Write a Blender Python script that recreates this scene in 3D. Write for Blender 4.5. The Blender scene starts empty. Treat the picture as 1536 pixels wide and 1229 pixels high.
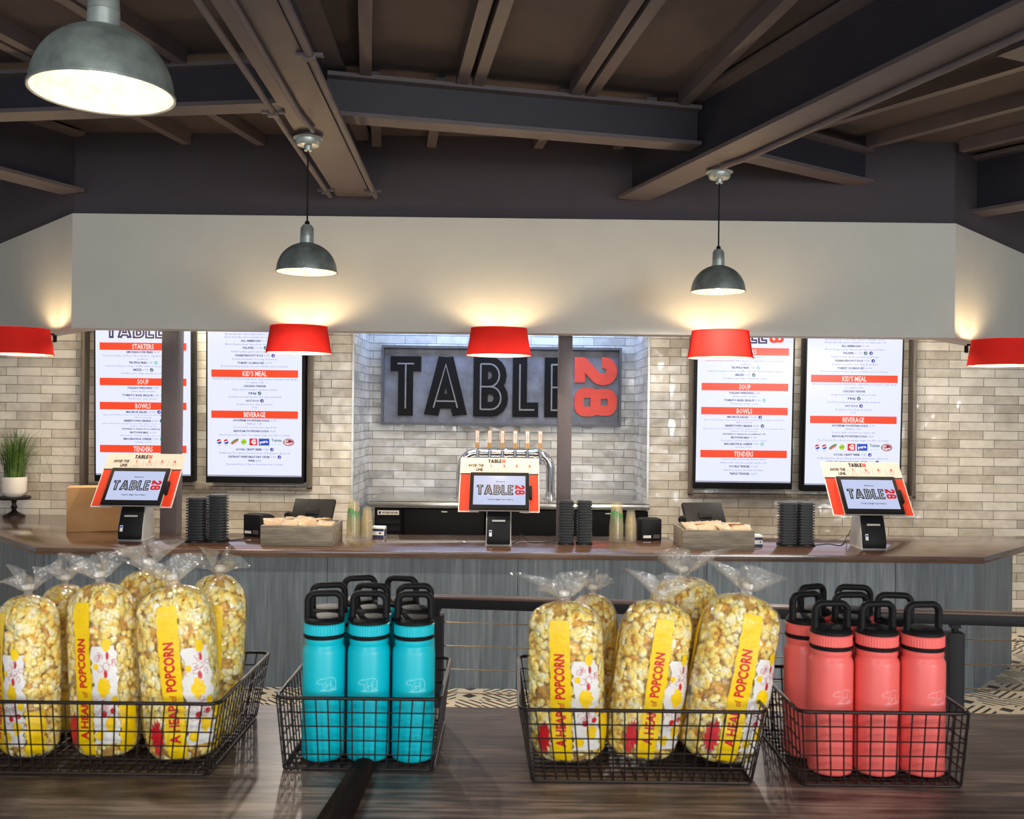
import bpy, bmesh, math, random
from mathutils import Vector, Matrix
C = bpy.context.scene.collection
PI = math.pi

# ---------------------------------------------------------------- camera, world, lights, exposure
F = 1434.0                       # focal length in pixels of the 1536 px wide frame
EYE = 1.73
ROLL = 0.0115
HV = 620.0
cr, sr = math.cos(ROLL), math.sin(ROLL)
cd = bpy.data.cameras.new('camera')
cam = bpy.data.objects.new('camera', cd)
C.objects.link(cam)
cd.sensor_width = 36.0
cd.lens = F / 1536 * 36
cd.shift_y = (HV - 614.5) / 1536
cd.clip_start = 0.05
cam.matrix_world = Matrix(((cr, -sr, 0, 0), (0, 0, -1, 0), (sr, cr, 0, EYE), (0, 0, 0, 1)))
cd.dof.use_dof = True
cd.dof.focus_distance = 6.8
cd.dof.aperture_fstop = 11.0
S = bpy.context.scene
S.camera = cam
S.view_settings.view_transform = 'Standard'
S.view_settings.look = 'None'
S.view_settings.gamma = 1
S.view_settings.use_curve_mapping = False
S.view_settings.exposure = 0.0
S.cycles.use_denoising = True
S.cycles.sample_clamp_indirect = 8
S.cycles.max_bounces = 10
S.cycles.transparent_max_bounces = 24

w = bpy.data.worlds.new('world')
S.world = w
w.use_nodes = True
w.node_tree.nodes['Background'].inputs[0].default_value = (0.80, 0.86, 1.0, 1)
w.node_tree.nodes['Background'].inputs[1].default_value = 0.42


def area_light(name, loc, target, sx, sy, power, col, spread=PI):
    l = bpy.data.lights.new(name, 'AREA')
    l.shape = 'RECTANGLE'
    l.size, l.size_y = sx, sy
    l.energy = power
    l.color = col
    l.spread = spread
    o = bpy.data.objects.new(name, l)
    C.objects.link(o)
    o.location = loc
    o.rotation_euler = (Vector(target) - Vector(loc)).to_track_quat('-Z', 'Y').to_euler()
    return o


# daylight through the windows behind and to the right of the viewer
area_light('daylight_window', (6.2, -6.4, 2.5), (0, 6.4, 2.5), 2.4, 2.0, 300, (1.0, 1.0, 0.98))
area_light('daylight_window', (0.3, -4.5, 1.9), (0.3, 5, 1.3), 9.0, 2.2, 210, (0.93, 0.97, 1.0))
# unseen fill lights added behind the viewer to brighten the bottles and bags
for x in (-0.75, 0.95):
    l = bpy.data.lights.new('added_fill_light', 'POINT')
    l.energy = 38
    l.color = (1.0, 0.94, 0.85)
    l.shadow_soft_size = 0.08
    o = bpy.data.objects.new('added_fill_light', l)
    C.objects.link(o)
    o.location = (x, -0.35, 2.62)
# ceiling panels inside the bar, behind the bulkhead
area_light('bar_ceiling_light', (-2.45, 7.30, 2.72), (-2.75, 7.55, 0), 1.3, 0.3, 56, (1.0, 0.86, 0.68))
area_light('bar_ceiling_light', (2.45, 7.30, 2.72), (2.75, 7.55, 0), 1.3, 0.3, 46, (1.0, 0.93, 0.84))
area_light('bar_ceiling_light', (0.0, 7.25, 2.70), (0.0, 7.5, 0), 2.2, 0.4, 28, (1.0, 0.93, 0.83))
# cool strip along the top of the tap niche
area_light('niche_strip_light', (-0.09, 8.25, 2.72), (-0.09, 8.75, 1.6), 2.2, 0.12, 26, (0.35, 0.55, 1.0))


def P(px, py, Y):
    du, dv = px - 768.0, HV - py
    return Vector((Y / F * (du * cr - dv * sr), Y, EYE + Y / F * (du * sr + dv * cr)))


def onz(px, py, z):
    du, dv = px - 768.0, HV - py
    return P(px, py, (z - EYE) * F / (du * sr + dv * cr))


# ---------------------------------------------------------------- materials
def lin(c):
    r = []
    for v in c[:3]:
        v = v / 255.0
        r.append(v / 12.92 if v <= 0.04045 else ((v + 0.055) / 1.055) ** 2.4)
    return (r[0], r[1], r[2], 1.0)


class NT:
    def __init__(self, name):
        self.m = bpy.data.materials.new(name)
        self.m.use_nodes = True
        self.t = self.m.node_tree
        self.b = self.t.nodes['Principled BSDF']
        self.out = self.t.nodes['Material Output']

    def n(self, ty, **kw):
        x = self.t.nodes.new(ty)
        for k, v in kw.items():
            if k in x.inputs:
                x.inputs[k].default_value = v
            else:
                setattr(x, k, v)
        return x

    def l(self, a, b):
        self.t.links.new(a, b)

    def coord(self, scale=(1, 1, 1), rot=(0, 0, 0), which='Object'):
        tc = self.n('ShaderNodeTexCoord')
        mp = self.n('ShaderNodeMapping')
        mp.inputs['Scale'].default_value = scale
        mp.inputs['Rotation'].default_value = rot
        self.l(tc.outputs[which], mp.inputs['Vector'])
        return mp.outputs['Vector']

    def ramp(self, fac, stops):
        r = self.n('ShaderNodeValToRGB')
        e = r.color_ramp.elements
        while len(e) < len(stops):
            e.new(0.5)
        for q, (p, c) in zip(e, stops):
            q.position = p
            q.color = lin(c)
        self.l(fac, r.inputs['Fac'])
        return r.outputs['Color']

    def noise(self, vec, scale, detail=4, rough=0.55):
        x = self.n('ShaderNodeTexNoise')
        x.inputs['Scale'].default_value = scale
        x.inputs['Detail'].default_value = detail
        x.inputs['Roughness'].default_value = rough
        self.l(vec, x.inputs['Vector'])
        return x.outputs['Fac']

    def math(self, op, a, b=None, c=None):
        x = self.n('ShaderNodeMath', operation=op)
        for i, v in enumerate((a, b, c)):
            if v is None:
                continue
            if isinstance(v, (int, float)):
                x.inputs[i].default_value = v
            else:
                self.l(v, x.inputs[i])
        return x.outputs[0]

    def bump(self, h, strength=0.3, dist=0.01):
        x = self.n('ShaderNodeBump')
        x.inputs['Strength'].default_value = strength
        x.inputs['Distance'].default_value = dist
        self.l(h, x.inputs['Height'])
        self.l(x.outputs['Normal'], self.b.inputs['Normal'])


def plain(name, c, rough=0.5, metal=0.0, var=0.06, scale=20.0, bump=0.0, bscale=60, spec=0.5, coat=0.0):
    k = NT(name)
    k.b.inputs['Roughness'].default_value = rough
    k.b.inputs['Metallic'].default_value = metal
    k.b.inputs['Specular IOR Level'].default_value = spec
    k.b.inputs['Coat Weight'].default_value = coat
    v = k.coord()
    c1 = tuple(max(0, x * (1 - var)) for x in c)
    c2 = tuple(min(255, x * (1 + var)) for x in c)
    k.l(k.ramp(k.noise(v, scale), [(0.3, c1), (0.7, c2)]), k.b.inputs['Base Color'])
    if bump:
        k.bump(k.noise(v, bscale), bump, 0.004)
    return k.m


def grain(name, cols, scale, rough=0.5, bump=0.1, rot=(0, 0, 0), nscale=6.0, coat=0.0, planks=None):
    """wood grain; the texture is stretched by the small component of `scale`"""
    k = NT(name)
    k.b.inputs['Roughness'].default_value = rough
    k.b.inputs['Coat Weight'].default_value = coat
    k.b.inputs['Coat Roughness'].default_value = 0.12
    v = k.coord(scale, rot)
    a = k.noise(v, nscale, 8, 0.62)
    b = k.noise(k.coord(tuple(s * 0.25 for s in scale), rot), nscale, 3)
    f = k.math('ADD', k.math('MULTIPLY', a, 0.62), k.math('MULTIPLY', b, 0.38))
    if planks:                                  # planks = (axis, width): a random tone per plank
        tc = k.n('ShaderNodeTexCoord')
        sp = k.n('ShaderNodeSeparateXYZ')
        k.l(tc.outputs['Object'], sp.inputs[0])
        i = k.math('FLOOR', k.math('DIVIDE', sp.outputs[planks[0]], planks[1]))
        wn = k.n('ShaderNodeTexWhiteNoise', noise_dimensions='1D')
        k.l(i, wn.inputs['W'])
        f = k.math('ADD', f, k.math('MULTIPLY', k.math('SUBTRACT', wn.outputs['Value'], 0.5), planks[2]))
        if len(planks) > 3:
            gap = k.math('LESS_THAN', k.math('FRACT', k.math('DIVIDE', sp.outputs[planks[0]], planks[1])), planks[3])
            f = k.math('SUBTRACT', f, k.math('MULTIPLY', gap, 0.5))
            big = k.noise(k.coord((1.3, 3.0, 1)), 3.0, 3)
            f = k.math('ADD', f, k.math('MULTIPLY', k.math('SUBTRACT', big, 0.5), 0.5))
    n = len(cols)
    k.l(k.ramp(f, [(0.32 + 0.36 * i / (n - 1), c) for i, c in enumerate(cols)]), k.b.inputs['Base Color'])
    k.bump(a, bump, 0.003)
    return k.m


def emit(name, c, strength=1.0):
    k = NT(name)
    k.b.inputs['Base Color'].default_value = (0.01, 0.01, 0.01, 1)
    k.b.inputs['Emission Color'].default_value = lin(c)
    k.b.inputs['Emission Strength'].default_value = strength
    k.b.inputs['Roughness'].default_value = 0.2
    k.b.inputs['Specular IOR Level'].default_value = 0.25
    return k.m


def tile_mat(name, c1, c2, mortar, axis, off=(0, 0, 0)):
    k = NT(name)
    tc = k.n('ShaderNodeTexCoord')
    sp = k.n('ShaderNodeSeparateXYZ')
    k.l(tc.outputs['Object'], sp.inputs[0])
    cb = k.n('ShaderNodeCombineXYZ')
    k.l(sp.outputs[axis], cb.inputs[0])
    k.l(sp.outputs[2], cb.inputs[1])
    mp = k.n('ShaderNodeMapping')
    mp.inputs['Location'].default_value = off
    k.l(cb.outputs[0], mp.inputs['Vector'])
    br = k.n('ShaderNodeTexBrick', offset=0.32, offset_frequency=2, squash=1.0)
    br.inputs['Scale'].default_value = 1.0
    br.inputs['Brick Width'].default_value = 0.283
    br.inputs['Row Height'].default_value = 0.0717
    br.inputs['Mortar Size'].default_value = 0.0022
    br.inputs['Mortar Smooth'].default_value = 0.3
    br.inputs['Color1'].default_value = (0, 0, 0, 1)
    br.inputs['Color2'].default_value = (1, 1, 1, 1)
    br.inputs['Mortar'].default_value = (0.5, 0.5, 0.5, 1)
    k.l(mp.outputs[0], br.inputs['Vector'])
    nz = k.noise(mp.outputs[0], 9.0, 5, 0.6)
    f = k.math('ADD', k.math('MULTIPLY', br.outputs['Color'], 0.5), k.math('MULTIPLY', nz, 0.8))
    col = k.ramp(f, [(0.3, c1), (0.85, c2)])
    mx = k.n('ShaderNodeMix', data_type='RGBA')
    k.l(br.outputs['Fac'], mx.inputs[0])
    k.l(col, mx.inputs[6])
    mx.inputs[7].default_value = lin(mortar)
    k.l(mx.outputs[2], k.b.inputs['Base Color'])
    k.l(k.math('ADD', k.math('MULTIPLY', br.outputs['Fac'], 0.6), 0.13), k.b.inputs['Roughness'])
    # handmade glaze: every tile is tilted a little and has a wavy face
    wav = k.noise(mp.outputs[0], 5.0, 1.5, 0.5)
    h = k.math('SUBTRACT', k.math('MULTIPLY', wav, 1.0), k.math('MULTIPLY', br.outputs['Fac'], 0.55))
    k.bump(h, 1.0, 0.022)
    k.b.inputs['Specular IOR Level'].default_value = 0.6
    return k.m


def clear_film(name, tint, gloss=0.16, rough=0.12, bump=0.4, bscale=45, haze=0.0, hazecol=(250, 248, 242), edge=0.35):
    k = NT(name)
    k.t.nodes.remove(k.b)
    tr = k.n('ShaderNodeBsdfTransparent')
    tr.inputs[0].default_value = lin(tint)
    gl = k.n('ShaderNodeBsdfGlossy')
    gl.inputs['Roughness'].default_value = rough
    lw = k.n('ShaderNodeLayerWeight')
    lw.inputs['Blend'].default_value = 0.35
    mx = k.n('ShaderNodeMixShader')
    k.l(k.math('ADD', k.math('MULTIPLY', lw.outputs['Facing'], edge), gloss), mx.inputs[0])
    k.l(tr.outputs[0], mx.inputs[1])
    k.l(gl.outputs[0], mx.inputs[2])
    if haze:
        df = k.n('ShaderNodeBsdfDiffuse')
        df.inputs[0].default_value = lin(hazecol)
        m2 = k.n('ShaderNodeMixShader')
        m2.inputs[0].default_value = haze
        k.l(mx.outputs[0], m2.inputs[1])
        k.l(df.outputs[0], m2.inputs[2])
        mx = m2
    k.l(mx.outputs[0], k.out.inputs[0])
    b = k.n('ShaderNodeBump')
    b.inputs['Strength'].default_value = bump
    b.inputs['Distance'].default_value = 0.01
    k.l(k.noise(k.coord(), bscale, 2), b.inputs['Height'])
    k.l(b.outputs[0], gl.inputs['Normal'])
    return k.m


def translucent(name, c, em, es):
    k = NT(name)
    k.b.inputs['Base Color'].default_value = lin(c)
    k.b.inputs['Roughness'].default_value = 0.7
    tl = k.n('ShaderNodeBsdfTranslucent')
    tl.inputs[0].default_value = lin(em)
    mx = k.n('ShaderNodeMixShader')
    mx.inputs[0].default_value = es
    k.l(k.b.outputs[0], mx.inputs[1])
    k.l(tl.outputs[0], mx.inputs[2])
    k.l(mx.outputs[0], k.out.inputs[0])
    w_ = k.n('ShaderNodeTexWave')
    w_.inputs['Scale'].default_value = 90
    k.l(k.coord(), w_.inputs['Vector'])
    k.bump(w_.outputs['Fac'], 0.1, 0.001)
    return k.m


M = {}
M['soffit'] = plain('bulkhead_white_paint', (198, 198, 190), 0.6, var=0.015, scale=3, bump=0.05, bscale=120)
M['fascia'] = plain('dark_plum_paint', (62, 55, 62), 0.75, var=0.03, scale=4)
M['deck'] = plain('dark_brown_deck_paint', (66, 57, 58), 0.8, var=0.06, scale=5, bump=0.1, bscale=90)
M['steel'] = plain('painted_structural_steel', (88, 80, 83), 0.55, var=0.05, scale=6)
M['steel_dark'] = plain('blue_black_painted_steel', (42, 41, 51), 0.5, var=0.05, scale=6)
M['tile_l'] = tile_mat('cream_glazed_tile', (170, 158, 140), (226, 218, 202), (112, 102, 90), 0, (0.05, 0.02, 0))
M['tile_n'] = tile_mat('grey_glazed_tile', (150, 147, 142), (200, 197, 190), (100, 98, 95), 0, (0.12, 0.02, 0))
M['tile_s'] = tile_mat('grey_glazed_side_tile', (150, 147, 142), (200, 197, 190), (100, 98, 95), 1, (0.12, 0.02, 0))
M['laminate'] = grain('blue_grey_wood_laminate', [(86, 94, 100), (106, 116, 123), (134, 143, 148)], (9, 9, 0.55), 0.42, 0.06, nscale=5, planks=(0, 0.62, 0.13))
M['ctop'] = grain('brown_wood_countertop', [(52, 36, 28), (88, 64, 50), (118, 90, 72)], (0.7, 9, 9), 0.16, 0.02, nscale=4, coat=0.5)
M['table'] = grain('dark_weathered_planks', [(40, 32, 30), (92, 78, 72), (160, 138, 126)], (1.6, 18, 18), 0.42, 0.18, nscale=4, planks=(1, 0.082, 0.16, 0.025))
M['cooler_black'] = plain('black_cooler_steel', (9, 9, 10), 0.5, var=0.05, spec=0.12)
M['black_metal'] = plain('black_powder_coat', (24, 24, 28), 0.55, var=0.05, spec=0.25)
M['rail_wood'] = plain('brown_rail_top', (92, 70, 62), 0.4, var=0.08)
M['wire'] = plain('dark_bronze_wire', (44, 36, 34), 0.4, 0.6, var=0.1)
M['cable'] = plain('steel_cable', (190, 170, 140), 0.25, 1.0)
M['galv'] = plain('galvanised_metal', (168, 178, 174), 0.38, 0.6, var=0.12, scale=14, bump=0.03)
M['galv_dark'] = plain('dark_galvanised_shade', (128, 138, 134), 0.4, 0.45, var=0.16, scale=16, bump=0.03)
M['white_enamel'] = plain('white_enamel', (236, 226, 212), 0.5, var=0.1, scale=30)
M['black'] = plain('black_plastic', (20, 20, 22), 0.55, var=0.06, spec=0.2)
M['black_soft'] = plain('matte_black_plastic', (24, 24, 26), 0.55, var=0.06, spec=0.25)
M['charcoal'] = plain('charcoal_pager_plastic', (42, 44, 46), 0.42, var=0.05)
M['red_shade'] = translucent('red_shade_fabric', (255, 66, 64), (255, 118, 104), 0.8)
M['shade_in'] = plain('white_shade_lining', (255, 240, 225), 0.6)
M['bulb'] = emit('warm_bulb', (255, 243, 224), 20)
M['bulb_red'] = emit('warm_red_lamp_bulb', (255, 218, 166), 230)
M['frame_wood'] = grain('grey_brown_frame', [(74, 66, 58), (104, 94, 84), (124, 114, 102)], (8, 8, 0.8), 0.5, 0.05)
M['screen'] = emit('menu_screen_white', (226, 230, 255), 1.07)
M['menu_navy'] = emit('menu_navy_ink', (62, 58, 104), 0.9)
M['menu_soft'] = emit('menu_violet_grey_ink', (136, 136, 178), 0.9)
M['menu_red'] = emit('menu_orange_red', (250, 72, 30), 0.98)
M['menu_white'] = emit('menu_bar_white', (255, 240, 236), 1.0)
M['ink_teal'] = emit('menu_green_icon', (20, 110, 100), 0.9)
M['ink_mint'] = emit('menu_mint_icon', (120, 215, 195), 0.95)
M['ink_blue'] = emit('menu_blue_icon', (36, 44, 168), 0.95)
M['lg_blue'] = emit('logo_blue', (30, 80, 200), 0.95)
M['lg_red'] = emit('logo_red', (220, 30, 45), 0.95)
M['lg_green'] = emit('logo_green', (60, 170, 70), 0.95)
M['lg_lime'] = emit('logo_yellow_green', (190, 220, 20), 0.95)
M['lg_maroon'] = emit('logo_maroon', (150, 20, 60), 0.95)
M['k_screen'] = emit('kiosk_screen_white', (206, 216, 250), 0.9)
M['k_ink'] = emit('kiosk_dark_ink', (46, 50, 66), 0.8)
M['k_line'] = emit('kiosk_inline_white', (210, 214, 226), 0.9)
M['k_red'] = emit('kiosk_red', (222, 36, 40), 0.9)
M['bd_cream'] = plain('cream_card', (228, 219, 204), 0.6, var=0.01)
M['bd_red'] = plain('orange_red_card', (232, 62, 30), 0.5, var=0.05, scale=8)
M['bd_ink'] = plain('dark_brown_ink', (48, 38, 34), 0.6)
M['bd_redink'] = plain('red_ink', (214, 50, 36), 0.6)
M['bd_edge'] = plain('white_card_edge', (240, 232, 224), 0.6)
M['grey_panel'] = plain('light_grey_metal', (186, 184, 180), 0.4, 0.2, var=0.02)
M['sign_panel'] = plain('sign_blue_grey_metal', (96, 99, 110), 0.5, 0.2, var=0.18, scale=7, bump=0.05, bscale=30)
M['sign_frame'] = plain('sign_dark_frame', (80, 80, 84), 0.5, 0.2, var=0.08)
M['sign_black'] = plain('sign_black_letter', (20, 19, 19), 0.7, var=0.05, spec=0.12)
M['sign_groove'] = plain('sign_grey_inline', (112, 112, 114), 0.5)
M['sign_red'] = plain('sign_red_letter', (206, 62, 44), 0.55, var=0.05)
M['chrome'] = plain('polished_chrome', (214, 214, 214), 0.09, 1.0, var=0.02)
M['stainless'] = plain('brushed_stainless', (196, 192, 182), 0.25, 0.9, var=0.05, scale=3)
M['maple'] = grain('light_maple', [(186, 140, 84), (206, 162, 104)], (6, 6, 0.8), 0.4, 0.02)
M['paper'] = plain('white_paper', (236, 232, 226), 0.6, var=0.02)
M['navy'] = plain('navy_print', (38, 46, 84), 0.5)
M['green_print'] = plain('green_print', (66, 150, 78), 0.5)
M['cup'] = clear_film('clear_cup_plastic', (252, 249, 240), 0.015, 0.12, 0.05, edge=0.14, haze=0.08, hazecol=(252, 246, 228))
M['tray'] = grain('grey_weathered_crate', [(92, 84, 72), (132, 122, 106), (160, 150, 132)], (1.2, 14, 14), 0.6, 0.15, nscale=5)
M['cookie_film'] = clear_film('amber_packet_film', (250, 236, 206), 0.08, 0.2, 0.6, 90, haze=0.3, hazecol=(230, 214, 182))
M['cookie'] = plain('golden_cookie', (206, 172, 124), 0.7, var=0.2, scale=60, bump=0.3, bscale=120)
M['choc'] = plain('brown_cookie', (158, 116, 78), 0.7, var=0.2, scale=60, bump=0.3, bscale=120)
M['carton'] = plain('brown_cardboard', (196, 150, 98), 0.75, var=0.03, scale=6)
M['carton_edge'] = plain('pale_cardboard', (212, 172, 122), 0.75, var=0.03)
M['leaf'] = grain('grass_green', [(40, 66, 20), (70, 104, 36), (112, 138, 60)], (4, 4, 1), 0.5, 0.02, nscale=9)
M['pot'] = plain('white_ceramic', (240, 232, 218), 0.3, var=0.01)
M['soil'] = plain('dark_soil', (50, 38, 28), 0.9, var=0.3, scale=90)
M['bronze'] = plain('dark_cast_iron', (38, 32, 30), 0.4, 0.5)
M['teal'] = plain('teal_powder_coat', (0, 190, 206), 0.36, var=0.015, scale=8, bump=0.04, bscale=700)
M['coral'] = plain('coral_powder_coat', (240, 106, 100), 0.36, var=0.015, scale=8, bump=0.04, bscale=700)
M['pale_teal'] = plain('pale_teal_etching', (120, 226, 232), 0.4)
M['pale_coral'] = plain('pale_coral_etching', (250, 160, 160), 0.4)
M['kernel'] = None
M['film'] = clear_film('popcorn_bag_film', (254, 252, 248), 0.035, 0.1, 0.9, 40, haze=0.03)
M['film_top'] = clear_film('gathered_bag_film', (252, 251, 249), 0.09, 0.14, 1.0, 60, haze=0.10)
M['bag_yellow'] = plain('bag_yellow_print', (255, 206, 0), 0.35, var=0.05, scale=30, bump=0.35, bscale=90)
M['bag_white'] = plain('bag_white_print', (232, 228, 222), 0.35, var=0.02, scale=30, bump=0.35, bscale=90)
M['bag_red'] = plain('bag_red_print', (206, 22, 34), 0.4, var=0.03)
M['dark_grain'] = grain('dark_brown_grain', [(16, 10, 8), (34, 22, 18), (60, 42, 36)], (14, 0.8, 14), 0.8, 0.1, nscale=4)
M['dark_grain'].node_tree.nodes['Principled BSDF'].inputs['Specular IOR Level'].default_value = 0.1
k = NT('popcorn')
k.b.inputs['Roughness'].default_value = 0.6
k.l(k.ramp(k.noise(k.coord(), 52, 3), [(0.27, (176, 112, 30)), (0.35, (246, 200, 70)), (0.5, (255, 236, 136)), (0.62, (255, 248, 214)), (0.75, (254, 216, 76))]), k.b.inputs['Base Color'])
k.b.inputs['Subsurface Weight'].default_value = 0.15
k.b.inputs['Subsurface Radius'].default_value = (0.004, 0.003, 0.001)
k.bump(k.noise(k.coord(), 420, 2), 0.3, 0.002)
M['kernel'] = k.m
M['corn_core'] = plain('popcorn_core', (206, 152, 60), 0.8, var=0.3, scale=90, bump=0.5, bscale=150)

# patterned cement floor tile
k = NT('patterned_cement_tile')
tc = k.n('ShaderNodeTexCoord')
sc = k.n('ShaderNodeVectorMath', operation='SCALE')
sc.inputs['Scale'].default_value = 1 / 0.16
k.l(tc.outputs['Object'], sc.inputs[0])
fl = k.n('ShaderNodeVectorMath', operation='FLOOR')
k.l(sc.outputs[0], fl.inputs[0])
fr = k.n('ShaderNodeVectorMath', operation='FRACTION')
k.l(sc.outputs[0], fr.inputs[0])
wn = k.n('ShaderNodeTexWhiteNoise', noise_dimensions='3D')
k.l(fl.outputs[0], wn.inputs['Vector'])
sp = k.n('ShaderNodeSeparateXYZ')
k.l(fr.outputs[0], sp.inputs[0])
sgn = k.math('SUBTRACT', k.math('MULTIPLY', k.math('GREATER_THAN', wn.outputs['Value'], 0.5), 2.0), 1.0)
diag = k.math('ADD', sp.outputs[0], k.math('MULTIPLY', sgn, sp.outputs[1]))
strp = k.math('GREATER_THAN', k.math('FRACT', k.math('MULTIPLY', diag, 2.5)), 0.62)
dia = k.math('LESS_THAN', k.math('ADD', k.math('ABSOLUTE', k.math('SUBTRACT', sp.outputs[0], 0.5)), k.math('ABSOLUTE', k.math('SUBTRACT', sp.outputs[1], 0.5))), 0.3)
pick = k.math('GREATER_THAN', k.math('FRACT', k.math('MULTIPLY', wn.outputs['Value'], 7.3)), 0.62)
fin = k.math('ADD', k.math('MULTIPLY', strp, k.math('SUBTRACT', 1.0, pick)), k.math('MULTIPLY', dia, pick))
k.l(k.ramp(fin, [(0.3, (236, 222, 196)), (0.7, (66, 60, 56))]), k.b.inputs['Base Color'])
k.b.inputs['Roughness'].default_value = 0.5
M['floor'] = k.m

# ---------------------------------------------------------------- mesh helpers
class MB:
    def __init__(self):
        self.v, self.f, self.mi = [], [], []

    def add(self, vs, fs, mi=0, mat=None):
        o = len(self.v)
        if mat is not None:
            vs = [mat @ Vector(p) for p in vs]
        self.v.extend([tuple(p) for p in vs])
        self.f.extend([tuple(i + o for i in f) for f in fs])
        self.mi.extend([mi] * len(fs))
        return self

    def box(self, c, s, mi=0, mat=None):
        x, y, z = c
        a, b, d = s[0] / 2, s[1] / 2, s[2] / 2
        vs = [(x + i * a, y + j * b, z + q * d) for q in (-1, 1) for j in (-1, 1) for i in (-1, 1)]
        return self.add(vs, [(0, 2, 3, 1), (4, 5, 7, 6), (0, 1, 5, 4), (2, 6, 7, 3), (0, 4, 6, 2), (1, 3, 7, 5)], mi, mat)

    def prism(self, poly, z0, z1, mi=0, mat=None):
        n = len(poly)
        vs = [(x, y, z0) for x, y in poly] + [(x, y, z1) for x, y in poly]
        fs = [tuple(range(n - 1, -1, -1)), tuple(range(n, 2 * n))]
        fs += [(i, (i + 1) % n, n + (i + 1) % n, n + i) for i in range(n)]
        return self.add(vs, fs, mi, mat)

    def lathe(self, prof, seg=32, mi=0, mat=None, close=False):
        vs, fs = [], []
        for r, z in prof:
            for i in range(seg):
                a = 2 * PI * i / seg
                vs.append((r * math.cos(a), r * math.sin(a), z))
        for k_ in range(len(prof) - 1):
            for i in range(seg):
                j = (i + 1) % seg
                fs.append((k_ * seg + i, k_ * seg + j, (k_ + 1) * seg + j, (k_ + 1) * seg + i))
        if close:
            fs.append(tuple(range(seg - 1, -1, -1)))
            b = (len(prof) - 1) * seg
            fs.append(tuple(range(b, b + seg)))
        return self.add(vs, fs, mi, mat)

    def tube(self, pts, r, seg=8, mi=0, mat=None, closed=False, flat=1.0):
        pts = [Vector(p) for p in pts]
        n = len(pts)
        vs, fs = [], []
        up = None
        for i, p in enumerate(pts):
            a = pts[(i - 1) % n] if (closed or i > 0) else p
            b = pts[(i + 1) % n] if (closed or i < n - 1) else p
            d = (b - a).normalized()
            if up is None:
                up = Vector((0, 0, 1)) if abs(d.z) < 0.9 else Vector((0, 1, 0))
            x = d.cross(up)
            if x.length < 1e-6:
                x = d.orthogonal()
            x.normalize()
            y = x.cross(d).normalized()
            up = y
            rr = r[i] if isinstance(r, (list, tuple)) else r
            for q in range(seg):
                t = 2 * PI * q / seg
                vs.append(p + x * (math.cos(t) * rr) + y * (math.sin(t) * rr * flat))
        m_ = n if closed else n - 1
        for i in range(m_):
            j = (i + 1) % n
            for q in range(seg):
                s = (q + 1) % seg
                fs.append((i * seg + q, i * seg + s, j * seg + s, j * seg + q))
        if not closed:
            fs.append(tuple(range(seg - 1, -1, -1)))
            fs.append(tuple((n - 1) * seg + q for q in range(seg)))
        return self.add(vs, fs, mi, mat)

    def quad(self, a, b, c, d, mi=0):
        return self.add([a, b, c, d], [(0, 1, 2, 3)], mi)

    def build(self, name, mats, parent=None, smooth=False, bevel=0.0, bseg=2, angle=35):
        me = bpy.data.meshes.new(name)
        me.from_pydata(self.v, [], self.f)
        if not isinstance(mats, (list, tuple)):
            mats = [mats]
        for m_ in mats:
            me.materials.append(M[m_])
        me.polygons.foreach_set('material_index', self.mi)
        if bevel:
            bm = bmesh.new()
            bm.from_mesh(me)
            bmesh.ops.remove_doubles(bm, verts=bm.verts, dist=1e-6)
            bmesh.ops.recalc_face_normals(bm, faces=bm.faces)
            es = [e for e in bm.edges if len(e.link_faces) == 2 and e.calc_face_angle(0) > 0.5]
            bmesh.ops.bevel(bm, geom=es, offset=bevel, segments=bseg, profile=0.5, affect='EDGES', clamp_overlap=True)
            bm.to_mesh(me)
            bm.free()
            smooth = True
        if smooth:
            me.polygons.foreach_set('use_smooth', [True] * len(me.polygons))
            me.set_sharp_from_angle(angle=math.radians(angle))
        me.update()
        o = bpy.data.objects.new(name, me)
        C.objects.link(o)
        if parent is not None:
            o.parent = parent
        return o


def tag(o, label, cat, group=None, kind=None):
    o['label'] = label
    o['category'] = cat
    if group:
        o['group'] = group
    if kind:
        o['kind'] = kind
    return o


def thing(name, label, cat, loc, rz=0.0, group=None):
    o = bpy.data.objects.new(name, None)
    o.empty_display_size = 0.05
    C.objects.link(o)
    o.location = loc
    o.rotation_euler = (0, 0, rz)
    return tag(o, label, cat, group)


def struct(o):
    o['kind'] = 'structure'
    return o


def copy_tree(o, loc=None, rz=None, label=None, group=None, parent=None):
    c = o.copy()
    C.objects.link(c)
    c.parent = parent
    if loc is not None:
        c.location = loc
    if rz is not None:
        c.rotation_euler = (0, 0, rz)
    if label:
        c['label'] = label
    if group:
        c['group'] = group
    for ch in list(o.children):
        copy_tree(ch, parent=c)
    return c


# flat lettering -------------------------------------------------------------
_tc = {}


def text2d(s, bold=0.0, res=1):
    key = (s, bold, res)
    if key not in _tc:
        cu = bpy.data.curves.new('t', 'FONT')
        cu.body = s
        cu.size = 1.0
        cu.offset = bold
        cu.resolution_u = res
        ob = bpy.data.objects.new('t', cu)
        me = ob.to_mesh()
        vs = [(v.co.x, v.co.y) for v in me.vertices]
        fs = [tuple(p.vertices) for p in me.polygons]
        ob.to_mesh_clear()
        bpy.data.objects.remove(ob)
        bpy.data.curves.remove(cu)
        x0 = min(v[0] for v in vs)
        x1 = max(v[0] for v in vs)
        _tc[key] = ([(x - x0, y) for x, y in vs], fs, x1 - x0)
    return _tc[key]


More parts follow.
